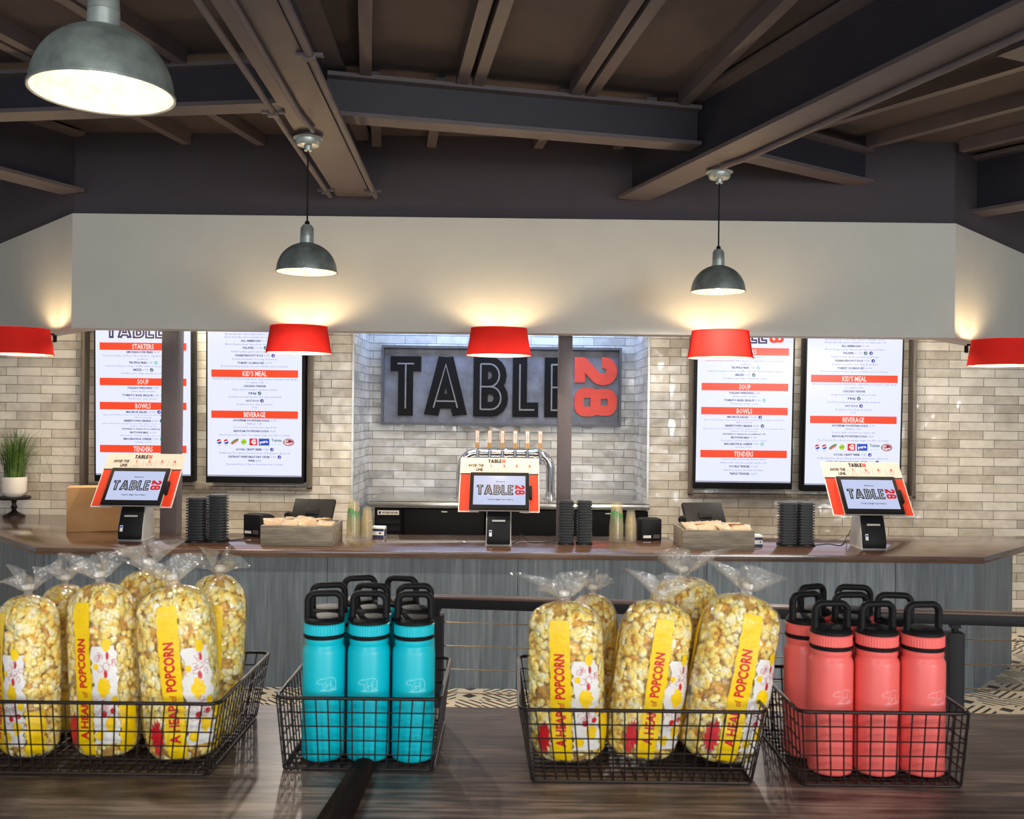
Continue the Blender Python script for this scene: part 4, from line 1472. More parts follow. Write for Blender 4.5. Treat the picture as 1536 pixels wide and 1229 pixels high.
# ---------------------------------------------------------------- clear cups
def make_cup(h=0.125, rt=0.046, rb=0.030, band=False):
    t = thing('plastic_cup', 'x', 'cup', (0, 0, 0))
    prof = [(rt + 0.003, 0.0), (rt + 0.003, 0.004), (rt, 0.006), (rb, h), (0.0, h + 0.001)]
    MB().lathe(prof, 28).build('cup_wall', 'cup', t, True)
    if band:
        m_ = MB()
        z0, z1 = h * 0.42, h * 0.60

        def rr(z):
            return rt + (rb - rt) * (z - 0.006) / (h - 0.006) + 0.0006
        for q in range(14):
            a0, a1 = -PI * 0.95 + q * 0.42, -PI * 0.95 + q * 0.42 + 0.30
            dz_ = 0.012 * math.sin(q * 0.9)
            m_.quad(*[(rr(z) * math.cos(a), rr(z) * math.sin(a), z) for a, z in ((a0, z0 + dz_), (a1, z0 + dz_ + 0.006), (a1, z1 + dz_), (a0, z1 + dz_ - 0.005))])
        m_.build('cup_print', 'green_print', t)
    return t


tall = make_cup(0.155, 0.048, 0.034, True)
short = make_cup(0.095, 0.040, 0.026)
groups = [(528.5, 811, tall, 10, 0.0125, 'tall clear cup with green print in the stack right of the left crate', 'tall cups by the left crate'),
          (548.5, 811, short, 12, 0.0115, 'small clear cup in the short stack right of the tall left cups', 'small cups by the left crate'),
          (925.5, 814, tall, 10, 0.0125, 'tall clear cup with green print in the stack left of the right receipt printer', 'tall cups by the right receipt printer'),
          (947, 814, short, 11, 0.0115, 'small clear cup in the short stack between the tall cups and the right printer', 'small cups by the right receipt printer')]
used = set()
for px, py, src, n, pit, lb, gr in groups:
    p = onz(px, py, CT)
    for k_ in range(n):
        o = copy_tree(src) if src.name in used else src
        used.add(src.name)
        o.location = (p.x, p.y + 0.045, CT + 0.0005 + k_ * pit)
        top = k_ == n - 1
        o['label'] = ('topmost ' if top else '') + lb
        if not top:
            o['group'] = gr
        elif 'group' in o:
            del o['group']

# ---------------------------------------------------------------- receipt printers and till screens
def make_printer():
    t = thing('receipt_printer', 'x', 'printer', (0, 0, 0), group='black receipt printers')
    mt = Matrix(((0, 0, 1, 0), (1, 0, 0, 0), (0, 1, 0, 0), (0, 0, 0, 1)))
    MB().prism([(0, 0), (0.19, 0), (0.19, 0.085), (0.15, 0.135), (0.10, 0.15), (0, 0.15)], -0.072, 0.072, 0, mt).build('printer_body', 'black_soft', t, bevel=0.007)
    MB().box((-0.03, -0.001, 0.028), (0.055, 0.003, 0.018)).build('rating_label', 'paper', t)
    MB().box((0.035, -0.001, 0.030), (0.045, 0.004, 0.026)).build('socket_panel', 'steel', t)
    MB().box((0.0, 0.06, 0.1505), (0.11, 0.07, 0.004)).build('top_cover', 'black', t, bevel=0.001)
    return t


pr_ = make_printer()
p = onz(376, 805.5, CT)
pr_.location = (p.x, p.y + 0.02, CT)
pr_.rotation_euler = (0, 0, -0.42)
pr_['label'] = 'black receipt printer beside the left crate, seen from behind'
p = onz(978, 812.5, CT)
copy_tree(pr_, (p.x, p.y + 0.03, CT), 0.12, 'black receipt printer between the small cups and the right crate')


def make_till():
    t = thing('till_screen', 'x', 'till', (0, 0, 0), group='black till screens behind the crates')
    MB().box((0, 0.0, 0.008), (0.20, 0.18, 0.016)).build('till_base', 'black_soft', t, bevel=0.004)
    MB().tube([(0, 0.03, 0.014), (0, 0.02, 0.14)], [0.045, 0.03], 14, flat=0.6).build('till_neck', 'black_soft', t, True)
    mt = Matrix.Translation((0, 0.02, 0.165)) @ Matrix.Rotation(math.radians(-38), 4, 'X')
    s_ = MB().box((0, 0, 0), (0.29, 0.035, 0.20), 0, mt).build('till_monitor', 'black_soft', t, bevel=0.008)
    MB().box((0, -0.02, -0.01), (0.09, 0.012, 0.05), 0, mt).build('mount_plate', 'black', s_, bevel=0.003)
    MB().lathe([(0.0, -0.02), (0.026, -0.02), (0.03, 0.0), (0.02, 0.015), (0, 0.016)], 16, 0, Matrix.Translation((-0.165, -0.01, 0.14)) @ Matrix.Rotation(PI / 2, 4, 'X')).build('scanner', 'black', t, True)
    return t


ti = make_till()
p = P(468, 800, 6.60)
ti.location = (p.x, 6.60, CT)
ti.rotation_euler = (0, 0, -0.10)
ti['label'] = 'black till screen seen from behind, standing behind the left crate'
p = P(1057, 805, 6.66)
copy_tree(ti, (p.x, 6.66, CT), 0.14, 'black till screen seen from behind, standing behind the right crate')

# small printed cartons
def small_box(label, px, py, sx, sz, rz):
    p_ = onz(px, py, CT)
    t = thing('small_carton', label, 'box', (p_.x, p_.y + 0.04, CT), rz, 'small printed cartons on the counter')
    MB().box((0, 0, sz / 2), (sx, 0.07, sz)).build('carton_body', 'paper', t, bevel=0.002)
    m_ = MB()
    m_.box((0, -0.0352, sz * 0.12), (sx * 0.98, 0.001, sz * 0.22), 0)
    m_.box((0, -0.0352, sz * 0.70), (sx * 0.98, 0.001, sz * 0.24), 0)
    m_.box((sx * 0.2, -0.0352, sz * 0.42), (sx * 0.16, 0.001, sz * 0.16), 0)
    m_.box((sx / 2 + 0.0002, 0, sz * 0.4), (0.001, 0.05, sz * 0.7), 0)
    m_.build('printed_band', 'navy', t)


small_box('small white and navy carton right of the small left cups', 567, 807, 0.088, 0.075, -0.12)
small_box('small white and navy carton at the right end of the right crate', 1137.5, 821, 0.055, 0.078, 0.1)

# brown cardboard box
p = onz(150, 797.5, CT)
t = thing('cardboard_box', 'plain brown cardboard box on the counter behind the left kiosk', 'box', (p.x - 0.03, p.y + 0.10, CT), 0.30)
MB().box((0, 0, 0.155), (0.44, 0.20, 0.31)).build('carton_body', 'carton', t, bevel=0.003)
m = MB()
m.box((-0.2215, 0, 0.155), (0.001, 0.05, 0.305)).box((0, 0, 0.3115), (0.44, 0.05, 0.001))
m.build('packing_tape', 'carton_edge', t)

# cake stand with potted grass
p = onz(21, 771, CT)
p.x *= (p.y - 0.17) / p.y
cs = thing('cake_stand', 'black pedestal cake stand at the left edge of the counter', 'stand', (p.x, p.y - 0.17, CT))
MB().lathe([(0, 0), (0.082, 0), (0.082, 0.008), (0.06, 0.018), (0.028, 0.035), (0.016, 0.05), (0.024, 0.075), (0.016, 0.095), (0.02, 0.12), (0.03, 0.135), (0, 0.136)], 28).build('pedestal', 'bronze', cs, True)
MB().lathe([(0, 0.136), (0.120, 0.136), (0.122, 0.140), (0.122, 0.155), (0.118, 0.158), (0, 0.158)], 40).build('plate', 'bronze', cs, True)
zp = CT + 0.1585
pl_ = thing('potted_grass', 'tall green ornamental grass in a white pot on the black cake stand', 'plant', (p.x, p.y - 0.17, zp))
MB().lathe([(0, 0), (0.058, 0), (0.072, 0.012), (0.09, 0.04), (0.092, 0.155), (0.086, 0.155), (0.084, 0.13), (0, 0.13)], 40).build('pot', 'pot', pl_, True)
MB().lathe([(0.0846, 0.132), (0.04, 0.138), (0, 0.137)], 20).build('soil', 'soil', pl_, True)
rng = random.Random(4)
m = MB()
for i in range(330):
    a = rng.uniform(0, 2 * PI)
    r0 = 0.07 * math.sqrt(rng.random())
    out_ = rng.random()
    L_ = rng.uniform(0.26, 0.46)
    lean = 0.05 + 0.52 * out_ ** 1.5
    if i > 300:
        lean, L_ = rng.uniform(0.5, 0.9), rng.uniform(0.3, 0.45)
    ylim = WY - 0.07 - pl_.location.y
    b0_ = Vector((r0 * math.cos(a), r0 * math.sin(a), 0.13))
    dirv = Vector((math.cos(a + rng.uniform(-.7, .7)), math.sin(a + rng.uniform(-.7, .7)), 0))
    side_ = Vector((-dirv.y, dirv.x, 0))
    w0 = rng.uniform(0.0018, 0.0032) if i <= 300 else 0.0009
    vs, fs = [], []
    n = 7
    for k_ in range(n + 1):
        s_ = k_ / n
        th = lean * (0.35 + 1.25 * s_ * s_) + (1.2 * s_ ** 3 if i % 9 == 0 else 0)
        c_ = b0_ + dirv * (L_ * s_ * math.sin(min(th, 1.9)) * 0.9) + Vector((0, 0, L_ * s_ * math.cos(min(th, 1.9) * 0.8)))
        c_.y = min(c_.y, ylim)
        ww = w0 * (1 - s_ ** 2.5) + 0.0002
        vs += [c_ - side_ * ww, c_ + side_ * ww + dirv * 0.0006]
        if k_:
            fs.append((2 * k_ - 2, 2 * k_ - 1, 2 * k_ + 1, 2 * k_))
    m.add(vs, fs)
g = m.build('grass_blades', 'leaf', pl_, True)

# ---------------------------------------------------------------- display table
TZ_ = EYE - 0.62
te = onz(740, 1061, TZ_)
t = thing('display_table', 'dark weathered plank table in the foreground carrying the wire baskets', 'table', (0, te.y, 0), -0.004)
MB().box((0, -0.42, TZ_ - 0.02), (2.7, 0.84, 0.04)).build('tabletop', 'table', t, bevel=0.003)
MB().box((0, -0.42, TZ_ - 0.09), (2.5, 0.70, 0.10)).build('apron', 'table', t)
for x in (-1.2, 1.2):
    for y in (-0.74, -0.10):
        MB().box((x, y, (TZ_ - 0.14) / 2), (0.08, 0.08, TZ_ - 0.14)).build('leg', 'table', t, bevel=0.004)

# dark tapering strip of unknown kind, in front of the teal bottles
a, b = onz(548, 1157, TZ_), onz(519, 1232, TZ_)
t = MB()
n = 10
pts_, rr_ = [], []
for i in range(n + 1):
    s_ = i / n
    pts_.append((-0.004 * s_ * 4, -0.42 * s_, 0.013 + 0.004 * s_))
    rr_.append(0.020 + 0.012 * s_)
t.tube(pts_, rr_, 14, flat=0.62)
o = t.build('dark_strip', 'dark_grain', None, True, angle=50)
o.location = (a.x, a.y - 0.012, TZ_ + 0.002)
tag(o, 'dark tapering strip lying on the table in front of the teal bottles', 'wooden bar')


# ---------------------------------------------------------------- wire baskets
def basket(label, x0, x1, yf, yb, h, nx, ny, nz, inset=0.022, group='dark wire baskets on the table'):
    cx_, cy_ = (x0 + x1) / 2, (yf + yb) / 2
    hx, hy = (x1 - x0) / 2, (yb - yf) / 2
    bx, by = hx - inset, hy - inset * 0.6
    t = thing('wire_basket', label, 'basket', (cx_, cy_, TZ_), group=group)
    zb = 0.0045

    def corner(hx_, hy_, z, r=0.02):
        return [(x, y, z) for x, y in rrect(hx_, hy_, r, 5)]
    MB().tube(corner(hx, hy, h), 0.0034, 8, closed=True).build('rim', 'wire', t, True, angle=60)
    W = 0.0014

    def lerp(a_, b_, s_):
        return a_ + (b_ - a_) * s_

    def ring_pts(s_):
        return lerp(bx, hx, s_), lerp(by, hy, s_), lerp(zb, h, s_)
    # front and rear panels
    for nm, sg in (('front_grid', -1), ('rear_grid', 1)):
        m_ = MB()
        for i in range(nx + 1):
            u_ = -1 + 2 * i / nx
            m_.tube([(u_ * (bx - 0.004), sg * by, zb), (u_ * (hx - 0.006), sg * hy, h)], W, 5)
        for k_ in range(nz):
            X, Y, Z = ring_pts(k_ / nz)
            m_.tube([(-X + 0.002, sg * Y, Z), (X - 0.002, sg * Y, Z)], W, 5)
        m_.build(nm, 'wire', t, True, angle=60)
    for nm, sg in (('side_grid', -1), ('side_grid', 1)):
        m_ = MB()
        for i in range(ny + 1):
            u_ = -1 + 2 * i / ny
            m_.tube([(sg * bx, u_ * (by - 0.004), zb), (sg * hx, u_ * (hy - 0.006), h)], W, 5)
        for k_ in range(nz):
            X, Y, Z = ring_pts(k_ / nz)
            m_.tube([(sg * X, -Y + 0.002, Z), (sg * X, Y - 0.002, Z)], W, 5)
        m_.build(nm, 'wire', t, True, angle=60)
    m_ = MB()
    for i in range(nx + 1):
        u_ = -1 + 2 * i / nx
        m_.tube([(u_ * (bx - 0.004), -by, zb - 0.001), (u_ * (bx - 0.004), by, zb - 0.001)], W, 5)
    for i in range(ny + 1):
        u_ = -1 + 2 * i / ny
        m_.tube([(-bx, u_ * (by - 0.004), zb - 0.001), (bx, u_ * (by - 0.004), zb - 0.001)], W, 5)
    m_.tube(corner(bx, by, zb - 0.001, 0.012), 0.0024, 6, closed=True)
    m_.build('bottom_grid', 'wire', t, True, angle=60)


BH_ = 0.127
basket('long dark wire basket of popcorn bags at the left edge of the table', -1.00, -0.486, 1.60, 1.945, BH_, 24, 16, 5)
basket('dark wire basket holding the teal bottles', -0.400, -0.117, 1.640, 1.920, BH_, 13, 12, 5, 0.012)
basket('dark wire basket of popcorn bags in the middle of the table', 0.018, 0.432, 1.59, 1.94, BH_, 19, 16, 5)
basket('dark wire basket holding the coral bottles', 0.484, 0.772, 1.595, 1.882, BH_, 12, 12, 5, 0.010)


# ---------------------------------------------------------------- drinking bottles
def make_bottle(cm, pale):
    t = thing('drinking_bottle', 'x', 'bottle', (0, 0, 0))
    R = 0.0375
    MB().lathe([(0, 0), (R - 0.004, 0), (R - 0.001, 0.002), (R, 0.006), (R, 0.188), (R - 0.001, 0.194), (R - 0.004, 0.199), (R - 0.0045, 0.202), (R - 0.003, 0.204), (R - 0.0035, 0.212), (0.02, 0.212)], 48).build('bottle_body', cm, t, True, angle=50)
    MB().lathe([(0.02, 0.2125), (R - 0.002, 0.2125), (R - 0.001, 0.214), (R - 0.001, 0.218), (R - 0.003, 0.2195), (0.02, 0.2195)], 40).build('gasket_ring', 'black', t, True)
    m_ = MB()
    n = 96
    vs, fs = [], []
    for z in (0.220, 0.2375):
        for i in range(n):
            a_ = 2 * PI * i / n
            r_ = R - 0.0018 - (0.0007 if i % 2 else 0)
            vs.append((r_ * math.cos(a_), r_ * math.sin(a_), z))
    for i in range(n):
        j = (i + 1) % n
        fs.append((i, j, n + j, n + i))
    m_.add(vs, fs)
    m_.lathe([(R - 0.003, 0.2198), (R - 0.0015, 0.2205)], 40).lathe([(R - 0.0015, 0.237), (R - 0.003, 0.2385)], 40)
    m_.build('ribbed_collar', cm, t, False)
    lid = MB().lathe([(0.0, 0.238), (R - 0.004, 0.2385), (R - 0.0022, 0.2395), (R - 0.0022, 0.2435), (R - 0.006, 0.248), (0.026, 0.2495), (0, 0.2495)], 40).build('lid', 'black', t, True)
    # carry loop
    hw_, z0, z1, r_ = 0.0295, 0.2440, 0.289, 0.013
    pth = [(-hw_, 0, z0), (-hw_, 0, z1 - r_)] + [(-hw_ + r_ - r_ * math.cos(a), 0, z1 - r_ + r_ * math.sin(a)) for a in [PI / 12 * i for i in range(1, 6)]]
    pth += [(-hw_ + r_, 0, z1), (hw_ - r_, 0, z1)] + [(hw_ - r_ + r_ * math.sin(a), 0, z1 - r_ + r_ * math.cos(a)) for a in [PI / 12 * i for i in range(1, 6)]] + [(hw_, 0, z1 - r_), (hw_, 0, z0)]
    MB().tube(pth, 0.0060, 10, flat=1.25).build('carry_loop', 'black', lid, True, angle=60)

    # polar bear line emblem wrapped round the front
    def mp(x, y):
        a_ = -PI / 2 + x / R
        return ((R + 0.0005) * math.cos(a_), (R + 0.0005) * math.sin(a_), y)
    strokes = [[(-19, 4), (-16, 6.5), (-12, 8.5), (-9, 8.2), (-4, 9.2), (2, 10.8), (8, 11), (13, 9.5), (16, 5.5), (17, 1), (16.5, -4)],
               [(-19, 4), (-20, 2.5), (-18, 1), (-13, 0.5), (-9, 1)], [(-11, 8.4), (-10.5, 10), (-9, 9.6)],
               [(-9, 1), (-7, -2), (-7.5, -7), (-9, -10), (-4, -10), (-3.5, -6), (-1.5, -1.5)],
               [(-1.5, -1.5), (3, -2.4), (7, -1)], [(7, -1), (8, -6), (6.5, -10), (11, -10), (12.5, -5)],
               [(12.5, -5), (13.5, -10), (17.5, -10), (16.5, -4)], [(-2, 6), (-4, 1), (0, -3), (0.5, -8)], [(9, 7), (6, 2), (9, -2)]]
    m_ = MB()
    for st in strokes:
        q = []
        for i in range(len(st) - 1):
            for k_ in range(3):
                s_ = k_ / 3
                q.append((st[i][0] + (st[i + 1][0] - st[i][0]) * s_, st[i][1] + (st[i + 1][1] - st[i][1]) * s_))
        q.append(st[-1])
        vs, fs = ribbon([(x * 0.00092, y * 0.00100) for x, y in q], 0.0013)
        m_.add([mp(x + 0.006, y + 0.137) for x, y in vs], fs)
    vs, fs = ribbon([(x * 0.00092, -11.5 * 0.0010) for x in range(-14, 20, 2)], 0.0016)
    m_.add([mp(x + 0.006, y + 0.137) for x, y in vs], fs)
    put_text(m_, 'DETROIT ZOO', 0.008, 0.111, 0.0042, mp, 0, 0.02, 0.022)
    m_.build('bear_emblem', pale, t)
    return t


def bottle_set(proto, col, spots_, zf=0.006):
    for i, (x, y, rz, lb) in enumerate(spots_):
        o = proto if i == 0 else copy_tree(proto)
        o.location = (x, y, TZ_ + zf)
        o.rotation_euler = (0, 0, rz)
        o['label'] = lb
        o['group'] = '%s bottles in the wire basket' % col


y1, y2, y3 = 1.705, 1.785, 1.865
bottle_set(make_bottle('teal', 'pale_teal'), 'teal', [
    (-0.330, y1, 0.18, 'teal bottle in the front row, on the left side of its basket'),
    (-0.250, y1, -0.03, 'teal bottle in the middle of the front row, above the dark strip'),
    (-0.170, y1, 0.06, 'teal bottle in the front row, on the right side of its basket'),
    (-0.338, y2, 0.25, 'teal bottle in the second row, directly behind the left front teal bottle'),
    (-0.257, y2, -0.2, 'teal bottle in the second row, directly behind the middle front teal bottle'),
    (-0.177, y2, 0.15, 'teal bottle in the second row, directly behind the right front teal bottle'),
    (-0.293, y3, 0.3, 'teal bottle in the rear row, left one of the rear pair'),
    (-0.211, y3, -0.25, 'teal bottle in the rear row, right one of the rear pair')])
y1, y2, y3 = 1.665, 1.748, 1.826
bottle_set(make_bottle('coral', 'pale_coral'), 'coral', [
    (0.560, y1, 0.12, 'coral bottle in the front row, on the left side of its basket'),
    (0.640, y1, 0.2, 'coral bottle in the middle of the front row of its basket'),
    (0.720, y1, 0.15, 'coral bottle in the front row, on the right side, beside the black post'),
    (0.541, y2, 0.4, 'coral bottle in the second row, its left flank visible past the front row'),
    (0.6235, y2, 0.1, 'coral bottle in the second row, behind the middle front coral bottle'),
    (0.703, y2, -0.1, 'coral bottle in the second row, behind the right front coral bottle'),
    (0.577, y3, 0.5, 'coral bottle in the rear row, left one of the rear pair'),
    (0.657, y3, -0.2, 'coral bottle in the rear row, right one of the rear pair')])


# ---------------------------------------------------------------- bags of popcorn
BA, BB, BHt = 0.067, 0.047, 0.285
TAB = [(0.0, 0.50), (0.03, 0.80), (0.08, 0.95), (0.18, 1.0), (0.5, 1.02), (0.75, 1.01), (0.86, 0.98), (0.93, 0.86), (0.97, 0.62), (1.0, 0.20)]


def taper(s_):
    for (a_, x), (b_, y) in zip(TAB, TAB[1:]):
        if s_ <= b_:
            q = (s_ - a_) / (b_ - a_)
            q = q * q * (3 - 2 * q) * 0.5 + q * 0.5
            return x + (y - x) * q
    return TAB[-1][1]


def bag_pt(th, s_, k_=1.0, wob=0.0):
    c_, d_ = math.cos(th), math.sin(th)
    e = 2 / 2.6
    f_ = taper(s_) * k_ * (1 + wob * (0.020 * math.sin(3 * th + 9 * s_) + 0.016 * math.sin(5 * th - 17 * s_)))
    return Vector((BA * f_ * abs(c_) ** e * (1 if c_ > 0 else -1), BB * f_ * abs(d_) ** e * (1 if d_ > 0 else -1), BHt * s_))


# arc length table of the girth at the belly, zero at the middle of the front
GIR = []
acc, prev = 0.0, None
for i in range(721):
    th = -PI / 2 - PI + 2 * PI * i / 720
    q = bag_pt(th, 0.5)
    if prev is not None:
        acc += (q - prev).length
    GIR.append((acc, th))
    prev = q
GT = acc


def girth(x):
    a_ = (x + GT / 2) % GT
    lo, hi = 0, 720
    while hi - lo > 1:
        mid = (lo + hi) // 2
        if GIR[mid][0] <= a_:
            lo = mid
        else:
            hi = mid
    f_ = (a_ - GIR[lo][0]) / max(GIR[hi][0] - GIR[lo][0], 1e-9)
    return GIR[lo][1] + (GIR[hi][1] - GIR[lo][1]) * f_


def on_bag(x, z, k_=1.04):
    return tuple(bag_pt(girth(x), min(max(z / BHt, 0.0), 1.0), k_, 1.0))


def inside(x, y, z):
    """press a point of a kernel back behind the film"""
    z = min(max(z, 0.0015), BHt * 0.992)
    f_ = taper(z / BHt) * 0.975
    v_ = (abs(x) / (BA * f_)) ** 2.6 + (abs(y) / (BB * f_)) ** 2.6
    if v_ > 1:
        q = v_ ** (-1 / 2.6)
        x, y = x * q, y * q
    return (x, y, z)


ICO = bmesh.new()
bmesh.ops.create_icosphere(ICO, subdivisions=1, radius=1.0)
ICO_V = [v.co.copy() for v in ICO.verts]
ICO_F = [tuple(v.index for v in f.verts) for f in ICO.faces]
ICO.free()


def print_patch(mb, x0, x1, z0, z1, mi, k_=1.045, jag=0.0, seed=1, nx=5, nz=30, z0f=None):
    rng_ = random.Random(seed)
    vs, fs = [], []
    for j in range(nz + 1):
        z = z0 + (z1 - z0) * j / nz
        ja, jb = rng_.uniform(-jag, jag), rng_.uniform(-jag, jag)
        for i in range(nx + 1):
            x = x0 + ja + (x1 + jb - x0 - ja) * i / nx
            vs.append(on_bag(x, z, k_))
    for j in range(nz):
        for i in range(nx):
            a_ = j * (nx + 1) + i
            fs.append((a_, a_ + 1, a_ + nx + 2, a_ + nx + 1))
    mb.add(vs, fs, mi)


def blob(mb, cx_, cz_, rx, rz, mi, k_, seed, n=18, jag=0.35):
    rng_ = random.Random(seed)
    vs = [on_bag(cx_, cz_, k_)]
    for i in range(n):
        a_ = 2 * PI * i / n
        f_ = 1 - jag * rng_.random() if i % 2 else 1.0
        vs.append(on_bag(cx_ + rx * f_ * math.cos(a_), cz_ + rz * f_ * math.sin(a_), k_))
    mb.add(vs, [(0, 1 + i, 1 + (i + 1) % n) for i in range(n)], mi)


def make_bag(seed, n_k=450):
    rng_ = random.Random(seed)
    t = thing('popcorn_bag', 'x', 'popcorn bag', (0, 0, 0))
    m_ = MB()
    for i in range(n_k):
        th = rng_.uniform(0, 2 * PI)
        s_ = rng_.random() ** 0.95 * 0.965 + 0.015
        c_ = bag_pt(th, s_, rng_.uniform(0.80, 0.93), 1.0)
        r_ = rng_.uniform(0.0072, 0.0110)
        for q in range(rng_.choice((3, 3, 4))):
            off = Vector((rng_.gauss(0, 1), rng_.gauss(0, 1), rng_.gauss(0, 1)))
            off = off.normalized() * r_ * 0.95 if off.length > 0 else off
            rr = r_ * rng_.uniform(0.6, 1.0)
            sc_ = (rng_.uniform(.8, 1.2) * rr, rng_.uniform(.8, 1.2) * rr, rng_.uniform(.8, 1.2) * rr)
            m_.add([inside(c_.x + off.x + v.x * sc_[0], c_.y + off.y + v.y * sc_[1], c_.z + off.z + v.z * sc_[2]) for v in ICO_V], ICO_F)
    pc_ = m_.build('popcorn', 'kernel', t, True, angle=180)
    pc_['kind'] = 'stuff'

    def shell(k_, s0, s1, ns, nt=56, wob=1.0):
        vs, fs = [], []
        for j in range(ns + 1):
            for i in range(nt):
                vs.append(bag_pt(2 * PI * i / nt, s0 + (s1 - s0) * j / ns, k_, wob))
        for j in range(ns):
            for i in range(nt):
                fs.append((j * nt + i, j * nt + (i + 1) % nt, (j + 1) * nt + (i + 1) % nt, (j + 1) * nt + i))
        fs.append(tuple(range(nt - 1, -1, -1)))
        return vs, fs
    core = MB()
    vs, fs = shell(0.80, 0.012, 0.985, 24)
    fs.append(tuple(range(24 * 56, 25 * 56)))
    core.add(vs, fs).build('popcorn_core', 'corn_core', pc_, True)
    fl_ = MB()
    vs, fs = shell(1.015, 0.0, 1.0, 36)
    fl_.add(vs, fs).build('bag_film', 'film', t, True, angle=180)
    # gathered tuft of film above the tie
    tp_ = MB()
    vs, fs = [], []
    nt, ns = 48, 9
    ex = rng_.uniform(-0.03, 0.03)
    for j in range(ns + 1):
        s_ = j / ns
        for i in range(nt):
            th = 2 * PI * i / nt
            r_ = 0.0125 - 0.006 * math.sin(PI * min(s_ * 3, 1)) + 0.030 * max(0, s_ - 0.2) ** 1.1
            r_ *= 1 + (0.3 + 0.5 * s_) * math.sin(5 * th + seed) * s_ ** 0.5 + 0.22 * math.sin(13 * th + 2 * seed) * s_
            z = BHt - 0.002 + 0.040 * s_ * (1 + 0.30 * math.sin(3 * th + seed) * s_)
            vs.append((r_ * math.cos(th) * 1.25 + ex * s_ * s_, r_ * math.sin(th) * 0.75, z))
    for j in range(ns):
        for i in range(nt):
            fs.append((j * nt + i, j * nt + (i + 1) % nt, (j + 1) * nt + (i + 1) % nt, (j + 1) * nt + i))
    tp_.add(vs, fs).build('gathered_top', 'film_top', t, True, angle=180)
    tie = MB().lathe([(0.0085, BHt + 0.010), (0.0100, BHt + 0.014), (0.0085, BHt + 0.018)], 20)
    tie.build('twist_tie', 'bag_white', t, True)
    # printed band with lettering
    b_ = MB()
    print_patch(b_, -0.019, 0.017, 0.010, 0.258, 0, 1.022, 0.0012, seed)
    print_patch(b_, 0.020, 0.066, 0.030, 0.188, 1, 1.022, 0.004, seed + 3, 6, 24)
    b_.build('printed_band', ['bag_yellow', 'bag_white'], t, True, angle=180)
    b_ = MB()
    print_patch(b_, 0.068, 0.100, 0.012, 0.090, 0, 1.022, 0.003, seed + 9, 4, 14)
    print_patch(b_, -0.135, -0.105, 0.010, 0.25, 0, 1.022, 0.002, seed + 11, 4, 24)
    for i, (x, z, rx, rz) in enumerate(((0.049, 0.190, 0.009, 0.012), (0.042, 0.122, 0.012, 0.018), (0.052, 0.062, 0.010, 0.014), (0.030, 0.044, 0.009, 0.010), (0.028, 0.155, 0.006, 0.006), (0.060, 0.100, 0.006, 0.008))):
        blob(b_, x, z, rx, rz, 0, 1.030, seed + i)
    b_.build('yellow_splash', 'bag_yellow', t, True, angle=180)
    b_ = MB()
    blob(b_, -0.034, 0.048, 0.013, 0.032, 0, 1.026, seed + 30, 28, 0.5)
    for x, z, rx, rz in ((0.050, 0.172, 0.003, 0.007), (0.046, 0.143, 0.0035, 0.007), (0.040, 0.078, 0.006, 0.006), (0.056, 0.083, 0.005, 0.005)):
        blob(b_, x, z, rx, rz, 0, 1.032, seed, 10, 0.15)
    # loose red pen-line doodles on the white panel
    for i in range(26):
        cx_, cz_ = rng_.uniform(0.024, 0.062), rng_.choice((0.165, 0.150, 0.090, 0.076, 0.100, 0.140)) + rng_.uniform(-0.010, 0.010)
        a0 = rng_.uniform(0, 360)
        q = arc(cx_, cz_, rng_.uniform(0.0025, 0.006), rng_.uniform(0.0025, 0.006), a0, a0 + rng_.uniform(140, 330), 10)
        vs2, fs2 = ribbon(q, 0.0008)
        b_.add([on_bag(x, z, 1.034) for x, z in vs2], fs2, 1)

    def tm(x, y):
        return on_bag(x, y, 1.032)
    put_text(b_, 'A HEAP', 0.006, 0.036, 0.0165, tm, 0, 0.04, 0.062, 'l', 2, PI / 2)
    put_text(b_, 'of', 0.005, 0.104, 0.012, tm, 0, 0.01, 0.010, 'l', 2, PI / 2)
    put_text(b_, 'POPCORN', 0.006, 0.120, 0.0165, tm, 0, 0.04, 0.080, 'l', 2, PI / 2)
    b_.build('red_print', ['bag_red', 'bag_redline'], t, True, angle=180)
    return t


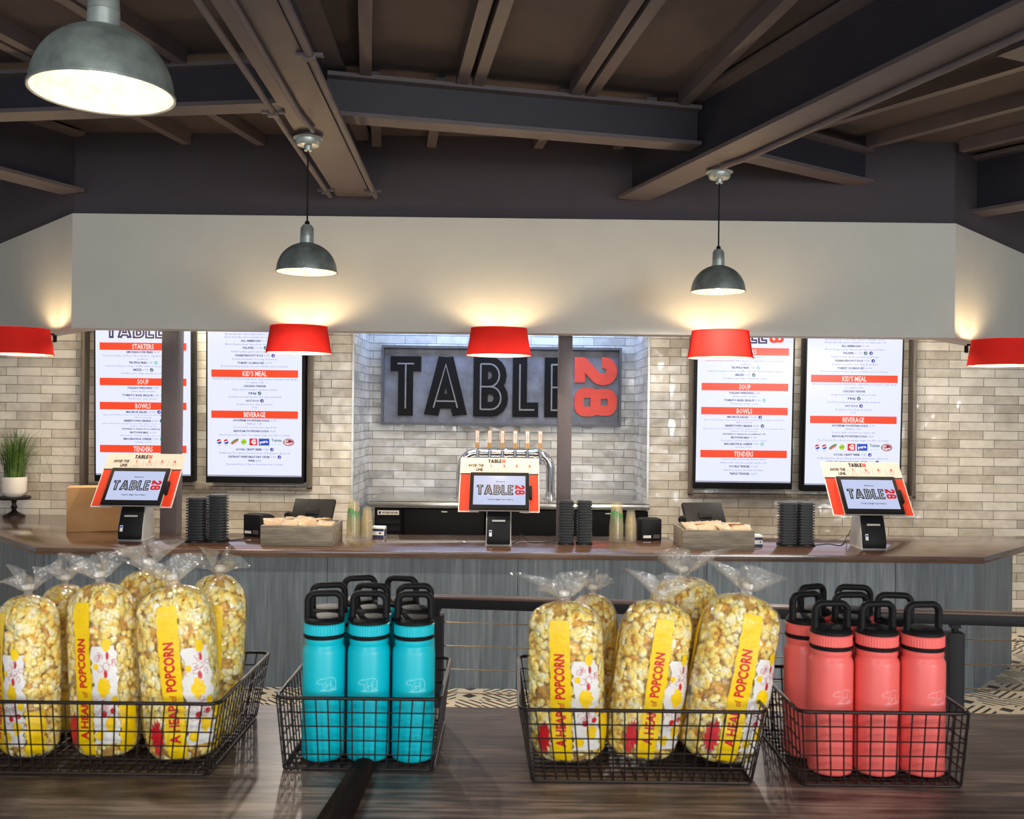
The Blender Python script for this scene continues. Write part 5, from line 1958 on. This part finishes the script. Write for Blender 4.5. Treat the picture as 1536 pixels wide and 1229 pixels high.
M['bag_redline'] = plain('bag_red_line_print', (206, 120, 136), 0.4, var=0.03)
bags = [make_bag(11), make_bag(23)]
bu = [0, 0]


def bag(which, px, py, Y, rz, ty, tx, s, lb, sx=1.0):
    p_ = onz(px, py, TZ_)
    src = bags[which]
    o = copy_tree(src) if bu[which] else src
    bu[which] = 1
    X = P(px, py, Y).x
    o.location = (X, Y, TZ_ + 0.006 + 0.05 * abs(math.sin(ty)))
    o.rotation_euler = (tx, ty, rz)
    o.scale = (s * sx, s * sx, s)
    o['label'] = lb
    o['group'] = 'popcorn bags in the wire baskets'


R_ = math.radians
bag(0, 852, 1145, 1.70, R_(-14), R_(-2), 0.0, 0.98, 'popcorn bag in the front left of the middle basket, standing upright', 1.02)
bag(1, 957, 1145, 1.70, R_(8), R_(8), 0.0, 0.98, 'popcorn bag in the middle front of the middle basket, leaning slightly right', 0.96)
bag(0, 1072, 1145, 1.685, R_(10), R_(11), 0.0, 1.03, 'popcorn bag in the front right of the middle basket, leaning well to the right', 1.0)
bag(1, 890, 1120, 1.83, R_(100), R_(3), 0.0, 0.93, 'popcorn bag behind the upright front left bag of the middle basket', 0.95)
bag(0, 1035, 1120, 1.83, R_(170), R_(3), 0.0, 1.06, 'popcorn bag behind the right leaning bag of the middle basket', 0.95)
bag(1, 44, 1140, 1.69, R_(-44), R_(-3), 0.0, 0.98, 'popcorn bag in the front left of the left basket, cut by the view edge', 1.0)
bag(0, 161, 1142, 1.69, R_(-22), R_(-4), 0.0, 1.06, 'popcorn bag in the middle front of the left basket', 0.88)
bag(1, 279, 1146, 1.68, R_(4), R_(-5), 0.0, 1.06, 'popcorn bag in the front right of the left basket, its red lettering facing out', 0.92)
bag(0, 95, 1120, 1.83, R_(-60), R_(0), 0.0, 0.97, 'popcorn bag behind the front left and middle bags of the left basket', 0.95)
bag(1, 226, 1120, 1.83, R_(60), R_(-2), 0.0, 1.08, 'popcorn bag in the rear of the left basket, between two front bags', 0.9)
bag(0, 320, 1120, 1.82, R_(120), R_(-7), 0.0, 1.05, 'popcorn bag in the rear right corner of the left basket', 0.95)
